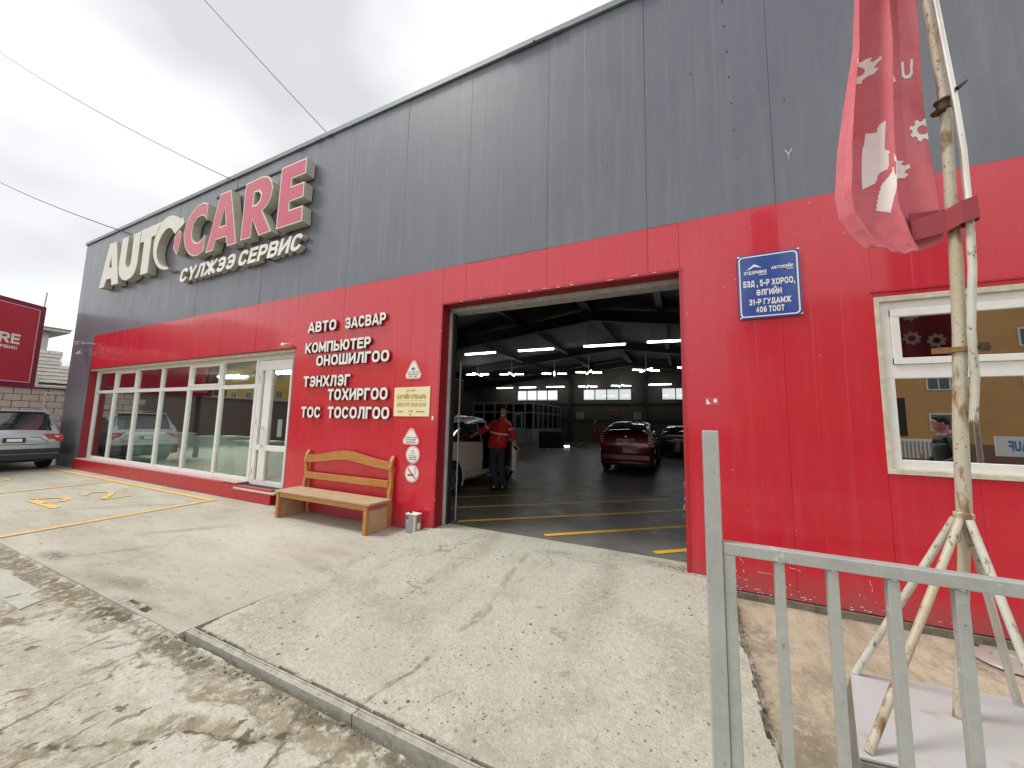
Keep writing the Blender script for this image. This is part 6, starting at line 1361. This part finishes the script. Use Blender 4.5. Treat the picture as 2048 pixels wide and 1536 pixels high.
for k, (x, y) in enumerate(((-10.4, 2.2), (-8.9, 2.4), (-7.6, 1.9), (-13.5, 2.4))):
    t = thing('shop_ceiling_lamp', (x, y, 2.93), '%s twin tube lamp on the ceiling of the room behind the shop window' % ['third', 'fourth and long', 'rightmost', 'leftmost'][k], 'lamp', 'twin tube lamps behind the shop window')
    for dy in (-.12, .12): m = MB(); m.tube([(x-.6, y+dy, 2.94), (x+.6, y+dy, 2.94)], .025, 8); m.build('tube', m_lamp2, t)
    m = MB(); m.box(x-.62, x+.62, y-.2, y+.2, 2.975, 3.01); m.build('lamp_housing', m_signw, t)
t = thing('office_chair', (-9.2, 1.7, .27), 'dark high backed chair behind the counters in the shop window', 'chair')
m = MB(); m.box(-9.45, -8.95, 1.6, 2.1, .70, .80); m.build('seat', m_dark, t, bevel=.03); m = MB(); m.box(-9.45, -8.95, 2.08, 2.18, .80, 1.55); m.build('backrest', m_dark, t, bevel=.04); m = MB(); m.tube([(-9.2, 1.85, .3), (-9.2, 1.85, .7)], .03, 8); m.box(-9.45, -8.95, 1.8, 1.9, .27, .31); m.box(-9.25, -9.15, 1.6, 2.1, .272, .312); m.build('chair_base', m_grin, t)
t = thing('desk', (2.9, 1.6, .12), 'plain desk in the dark office behind the side window', 'desk'); m = MB(); m.box(2.0, 3.6, 1.2, 1.9, .86, .90); m.build('desk_top', m_woodS, t)
for x, y in ((2.05, 1.25), (3.5, 1.25), (2.05, 1.8), (3.5, 1.8)): m = MB(); m.box(x, x+.05, y, y+.05, .12, .86); m.build('leg', m_grin, t)

# ================================================================== LEFT NEIGHBOUR
t = thing('block_wall', (-24, 0, -.05), 'cream concrete block wall with dark joints and a pale coping behind the silver SUV', 'wall')
m = MB(); m.box(-24.4, -24.03, -14, 9, -.1, 2.66); m.build('mortar_bed', m_mortar, t)
proto = None; bh, bw = .27, .44
for r in range(1, 10):
    z = 2.64 - bh*r
    y = -3.6 + (bw/2 if r % 2 else 0)
    while y < 3.2:
        if proto is None: m = MB(); m.box(-24.06, -24.0, 0, bw-.022, 0, bh-.022); proto = m.build('block', m_brick, t, bevel=.006); proto.location = (0, y, z)
        else: c = proto.copy(); COL.objects.link(c); c.parent = t; c.location = (random.uniform(-.006, .006), y, z)
        y += bw
proto.location = (proto.location.x, -3.6+bw/2, 2.64-bh)
m = MB(); m.box(-24.5, -23.88, -14, 9, 2.66, 2.76); m.build('coping', m_plaster, t, bevel=.01)
t = thing('neighbour_tower_house', (-30, 1.5, 0), 'pale house with a flat topped tower and bleached shingle roof behind the block wall', 'house')
m = MB(); m.box(-33, -30, -4, 2.13, 2, 5.85); m.build('tower_wall', m_plaster, t)
m = MB(); m.prism([(.2, 2.5), (1.95, 2.5), (1.95, 3.25), (1.6, 4.55), (.9, 5.78), (.2, 5.8)], -29.998, -29.7, map3=lambda a, b, t_: (t_, a, b)); m.build('chimney_flank', m_plaster, t)
m = MB(); m.box(-33.5, -29.6, -4, 2.75, 5.86, 6.02); m.build('roof', m_plaster, t, bevel=.02); m = MB(); m.box(-33.55, -29.55, -4, 2.8, 6.02, 6.06); m.build('roof_edge', m_grin, t)
m = MB(); m.tube([(-30.5, 1.9, 6.0), (-30.5, 1.95, 8.0)], .025, 6); m.build('aerial', m_grin, t)
m = MB(); m.prism([(1.6, 4.85), (2.15, 4.8), (3.2, 3.1), (1.7, 3.1)], -30.9, -29.99, map3=lambda a, b, t_: (t_, a, b)); m.build('shingle_bed', m_mortar, t)
proto = None
for r in range(9):
    z = 4.78-.19*r; ya = 1.66+.01*r+.02*random.random(); yb = 2.2+.115*r+.06*random.random(); y = ya + (.06 if r % 2 else 0)
    while y < yb:
        w = random.choice((.34, .42, .5)) if proto is None else .42
        if proto is None: m = MB(); m.box(-30.06, -29.94, 1.5, 1.5+w-.008, -.085, .085); proto = m.build('shingle', m_tile, t); proto.location = Vector((.07, y-1.5, z))
        else: c = proto.copy(); COL.objects.link(c); c.parent = t; c.location = Vector((.07+.02*random.random(), y-1.5, z))
        (proto if (r == 0 and y < ya+.01) else c).rotation_euler = (random.gauss(0, .035), radians(-12), 0)
        y += w
m = MB(); m.add([(-36, 2.0, 3.0), (-36, 8, 3.0), (-40, 8, 5.2), (-40, 2.0, 5.6)], [(0, 1, 2, 3)]); m.box(-45, -36, 2, 8, 0, 3.0); tag(m.build('distant_shed', m_tile), 'pale low roofed shed far behind the block wall', 'shed')
# lattice gate between the wall and the garage corner
t = thing('lattice_gate', (-18.5, -.2, 0), 'pale welded lattice gate beside the grey corner of the garage', 'gate')
m = MB(); m.box(-18.62, -18.58, -.30, -.27, 0, 2.3); m.box(-18.62, -18.58, .14, .18, 0, 2.3); m.box(-18.62, -18.58, -.27, .14, 2.26, 2.3); m.build('gate_frame', m_ivory, t)
for y in (-.14, 0): m = MB(); m.box(-18.612, -18.592, y-.01, y+.01, .1, 2.26); m.build('gate_bar', m_ivory, t)
for z in (.5, .85, 1.2, 1.55, 1.9): m = MB(); m.box(-18.59, -18.572, -.27, .14, z, z+.03); m.build('gate_rung', m_ivory, t)
# billboard
t = thing('billboard', (0, 0, 0), 'red billboard with pink border line and white lettering above the silver SUV', 'billboard')
m = MB(); m.box(-3.6, 0, .0, .35, 0, 2.78); m.build('board_box', m_bullf, t, bevel=.01)
m = MB(); m.box(-3.45, -.17, -.012, -.001, .16, 2.63); m.build('board_face', m_bull, t)
m = MB(); 
for q in ((-3.45, -.17, .16, .19), (-3.45, -.17, 2.60, 2.63), (-.20, -.17, .19, 2.60), (-3.45, -3.42, .19, 2.60)): m.box(q[0], q[1], -.020, -.0125, q[2], q[3])
m.build('border_line', m_bullp, t)
merge(text_mb('AUTOCARE', -2.95, -.60, 1.36, 1.68, -.016, .002, .035, 0, .10)).build('white_lettering', m_letter2, t, recalc=False)
merge(text_mb('СҮЛЖЭЭ СЕРВИС', -2.1, -.63, 1.19, 1.29, -.016, .002, .028, 0, .10)).build('small_lettering', m_letter2, t, recalc=False)
m = MB(); m.tube([(-3.2, .2, -2.5), (-3.2, .2, 0)], .09, 12); m.build('post', m_steel, t)
t.location = (-19.55, -.32, 2.43); t.rotation_euler = (0, 0, radians(121.5))

# cables
def cable(a, b, sag, r, label):
    a, b = Vector(a), Vector(b); m = MB(); m.tube([a.lerp(b, k/16) - Vector((0, 0, sag*4*(k/16)*(1-k/16))) for k in range(17)], r, 5, cap=False); tag(m.build('overhead_cable', m_cable), label, 'cable', 'overhead cables')
cable((-14.74, -.02, 6.98), (-31.1, -.62, 13.4), .15, .014, 'overhead cable meeting the roof edge above the white letters')
cable((-6.33, -.01, 7.36), (-9.6, -1.5, 11.2), .02, .007, 'thin overhead cable rising from the roof edge to the right of the big letters')
cable((-9.51, -.01, 7.22), (-22.6, -2.5, 15.1), .25, .009, 'thin overhead cable crossing the sky to the roof above the red letters')

# ================================================================== ACROSS THE STREET (seen only in reflections)
def block(x0, x1, y0, y1, h, m_, label, name, step, zr, ww_, wh_):
    t = thing(name, ((x0+x1)/2, y1, -.15), label, 'building'); m = MB(); m.box(x0, x1, y0, y1, -.15, h); m.build('wall', m_, t)
    m = MB(); m.box(x0-.2, x1+.2, y0-.2, y1+.2, h, h+.25); m.build('roof_edge', m_grin, t)
    wp = None
    for z in zr:
        x = x0+1.6
        while x < x1-1.5:
            if wp is None:
                a = MB(); a.box(x, x+ww_, y1-.01, y1+.06, z, z+wh_); wp = a.build('window', m_white, t); a = MB(); a.box(x+.1, x+ww_*.47, y1+.061, y1+.07, z+.1, z+wh_-.1); a.box(x+ww_*.53, x+ww_-.1, y1+.061, y1+.07, z+.1, z+wh_-.1); a.build('pane', m_winb, wp); xx, zz = x, z; base = wp.location.copy()
            else: c = copy_tree(wp, t); c.location = base+Vector((x-xx, 0, z-zz))
            x += step
    return t
block(5.5, 62, -46, -34, 12.2, m_ochre, 'ochre rendered apartment building across the street, reflected in the side window', 'apartment_building', 5.0, (1.6, 4.7, 7.8, 10.6), 1.35, 1.35)
block(-78, -40, -46, -34, 11.0, m_yellowb, 'yellow building across the street, reflected in the glass door', 'yellow_building', 4.6, (1.6, 4.8, 8.0), 1.8, 1.3)
block(-113, -82, -46, -34, 20.5, m_brown, 'tall brown building across the street, reflected in the red panels', 'brown_building', 5, (2, 5, 8, 11, 14, 17), 1.6, 1.4)
block(-170, -118, -46, -34, 13.5, m_yellowb, 'long yellow building far down the street', 'yellow_building', 6, (2, 5.5, 9.5), 4, 1.2)
t = thing('street_banner', (14, -20, 0), 'white banner with blue lettering on the fence across the street, reflected in the side window', 'banner')
m = MB(); m.box(13.0, 18.5, -20.05, -20.0, .55, 1.45); m.build('banner_sheet', m_signw, t); 
tx = merge(text_mb('KNAUF', -1.05, 0, .80, 1.25, 0, .01, .035, 0, .12)); tx.xf(Matrix.Translation((13.4, -19.99, 0)) @ Matrix.Rotation(pi, 4, 'Z')); tx.build('blue_lettering', m_knauf, t, recalc=False)
t = thing('notice_stand', (4.9, -6.5, -.05), 'dark poster box on a white corrugated stand, reflected in the side window', 'sign stand')
m = MB(); m.box(4.4, 5.2, -6.8, -6.6, -.05, 1.45); m.build('stand_body', m_signw, t)
for k in range(12): m = MB(); m.box(4.42+.065*k, 4.44+.065*k, -6.6, -6.585, 0, 1.4); m.build('rib', m_grin, t)
m = MB(); m.box(4.0, 4.8, -7.2, -7.1, 1.5, 2.4); m.build('poster_box', m_dark, t)
for k in range(3): m = MB(); m.box(4.1, 4.6, -7.1, -7.09, 1.7+.2*k, 1.78+.2*k); m.build('poster_print', m_signw, t)
t = thing('utility_pole', (8.6, -13, 0), 'dark utility pole across the street, reflected in the side window', 'pole'); m = MB(); m.tube([(8.6, -13, -.1), (8.5, -13, 9)], [.14, .09], 10); m.build('shaft', m_steel, t); m = MB(); m.box(7.8, 9.3, -13.05, -12.95, 7.6, 7.75); m.build('crossarm', m_steel, t)
t = thing('low_street_wall', (-15, -22, 0), 'low reddish wall along the far side of the street', 'wall'); m = MB(); m.box(-80, 60, -22.2, -22, -.15, 1.0); m.build('wall_body', mat('street_wall', (.22, .12, .09), .8, noise=(1, .4, (.3, .2, .15))), t)
t = thing('pale_block_behind', (-6, 48, 0), 'pale building behind the workshop, seen through the back windows', 'building'); m = MB(); m.box(-40, 14, 48, 58, -.1, 5.2); m.build('wall', m_signw, t)
wp = None
for r in range(1):
    for k in range(14):
        if wp is None: a = MB(); a.box(-36, -34.3, 47.95, 47.99, 2+0, 3.5); wp = a.build('window', m_grin, t); b0 = wp.location.copy()
        else: c = wp.copy(); COL.objects.link(c); c.parent = t; c.location = b0+Vector((3.5*k, 0, 2.9*r))

# second banner on the pavement beyond the frame; its reflection shows in the upper window pane
t = thing('feather_banner', (3.2, -2.5, -.07), 'dark maroon banner with grey gears, seen reflected in the upper pane of the side window', 'banner')
m = MB(); P = np.array([[[2.80+.75*u, -2.5+.05*sin(9*u+2*v), 2.55+2.2*v] for v in np.linspace(0, 1, 12)] for u in np.linspace(0, 1, 24)]); m.grid(P); o = m.build('cloth', mat('maroon_cloth', (.16, .02, .035), .8), t, smooth=True, recalc=False); o.modifiers.new('t', 'SOLIDIFY').thickness = .002
for cx, cz, R in ((3.0, 2.95, .10), (3.25, 2.90, .10), (3.42, 2.73, .10), (3.0, 3.3, .10)):
    g, h = gear(cx, cz, R, 0); m = MB(); m.prism(g, -2.43, -2.428, [h]); m.build('gear_print', m_grin, t)
m = MB(); m.tube([(3.6, -2.5, -.07), (3.6, -2.5, 5)], .03, 10); m.build('banner_pole', m_silver, t); m = MB(); m.lathe([(0, .05), (.25, .04), (.27, 0), (0, 0)], (3.6, -2.5, -.07), 'z', 20); m.build('banner_foot', m_grin, t)
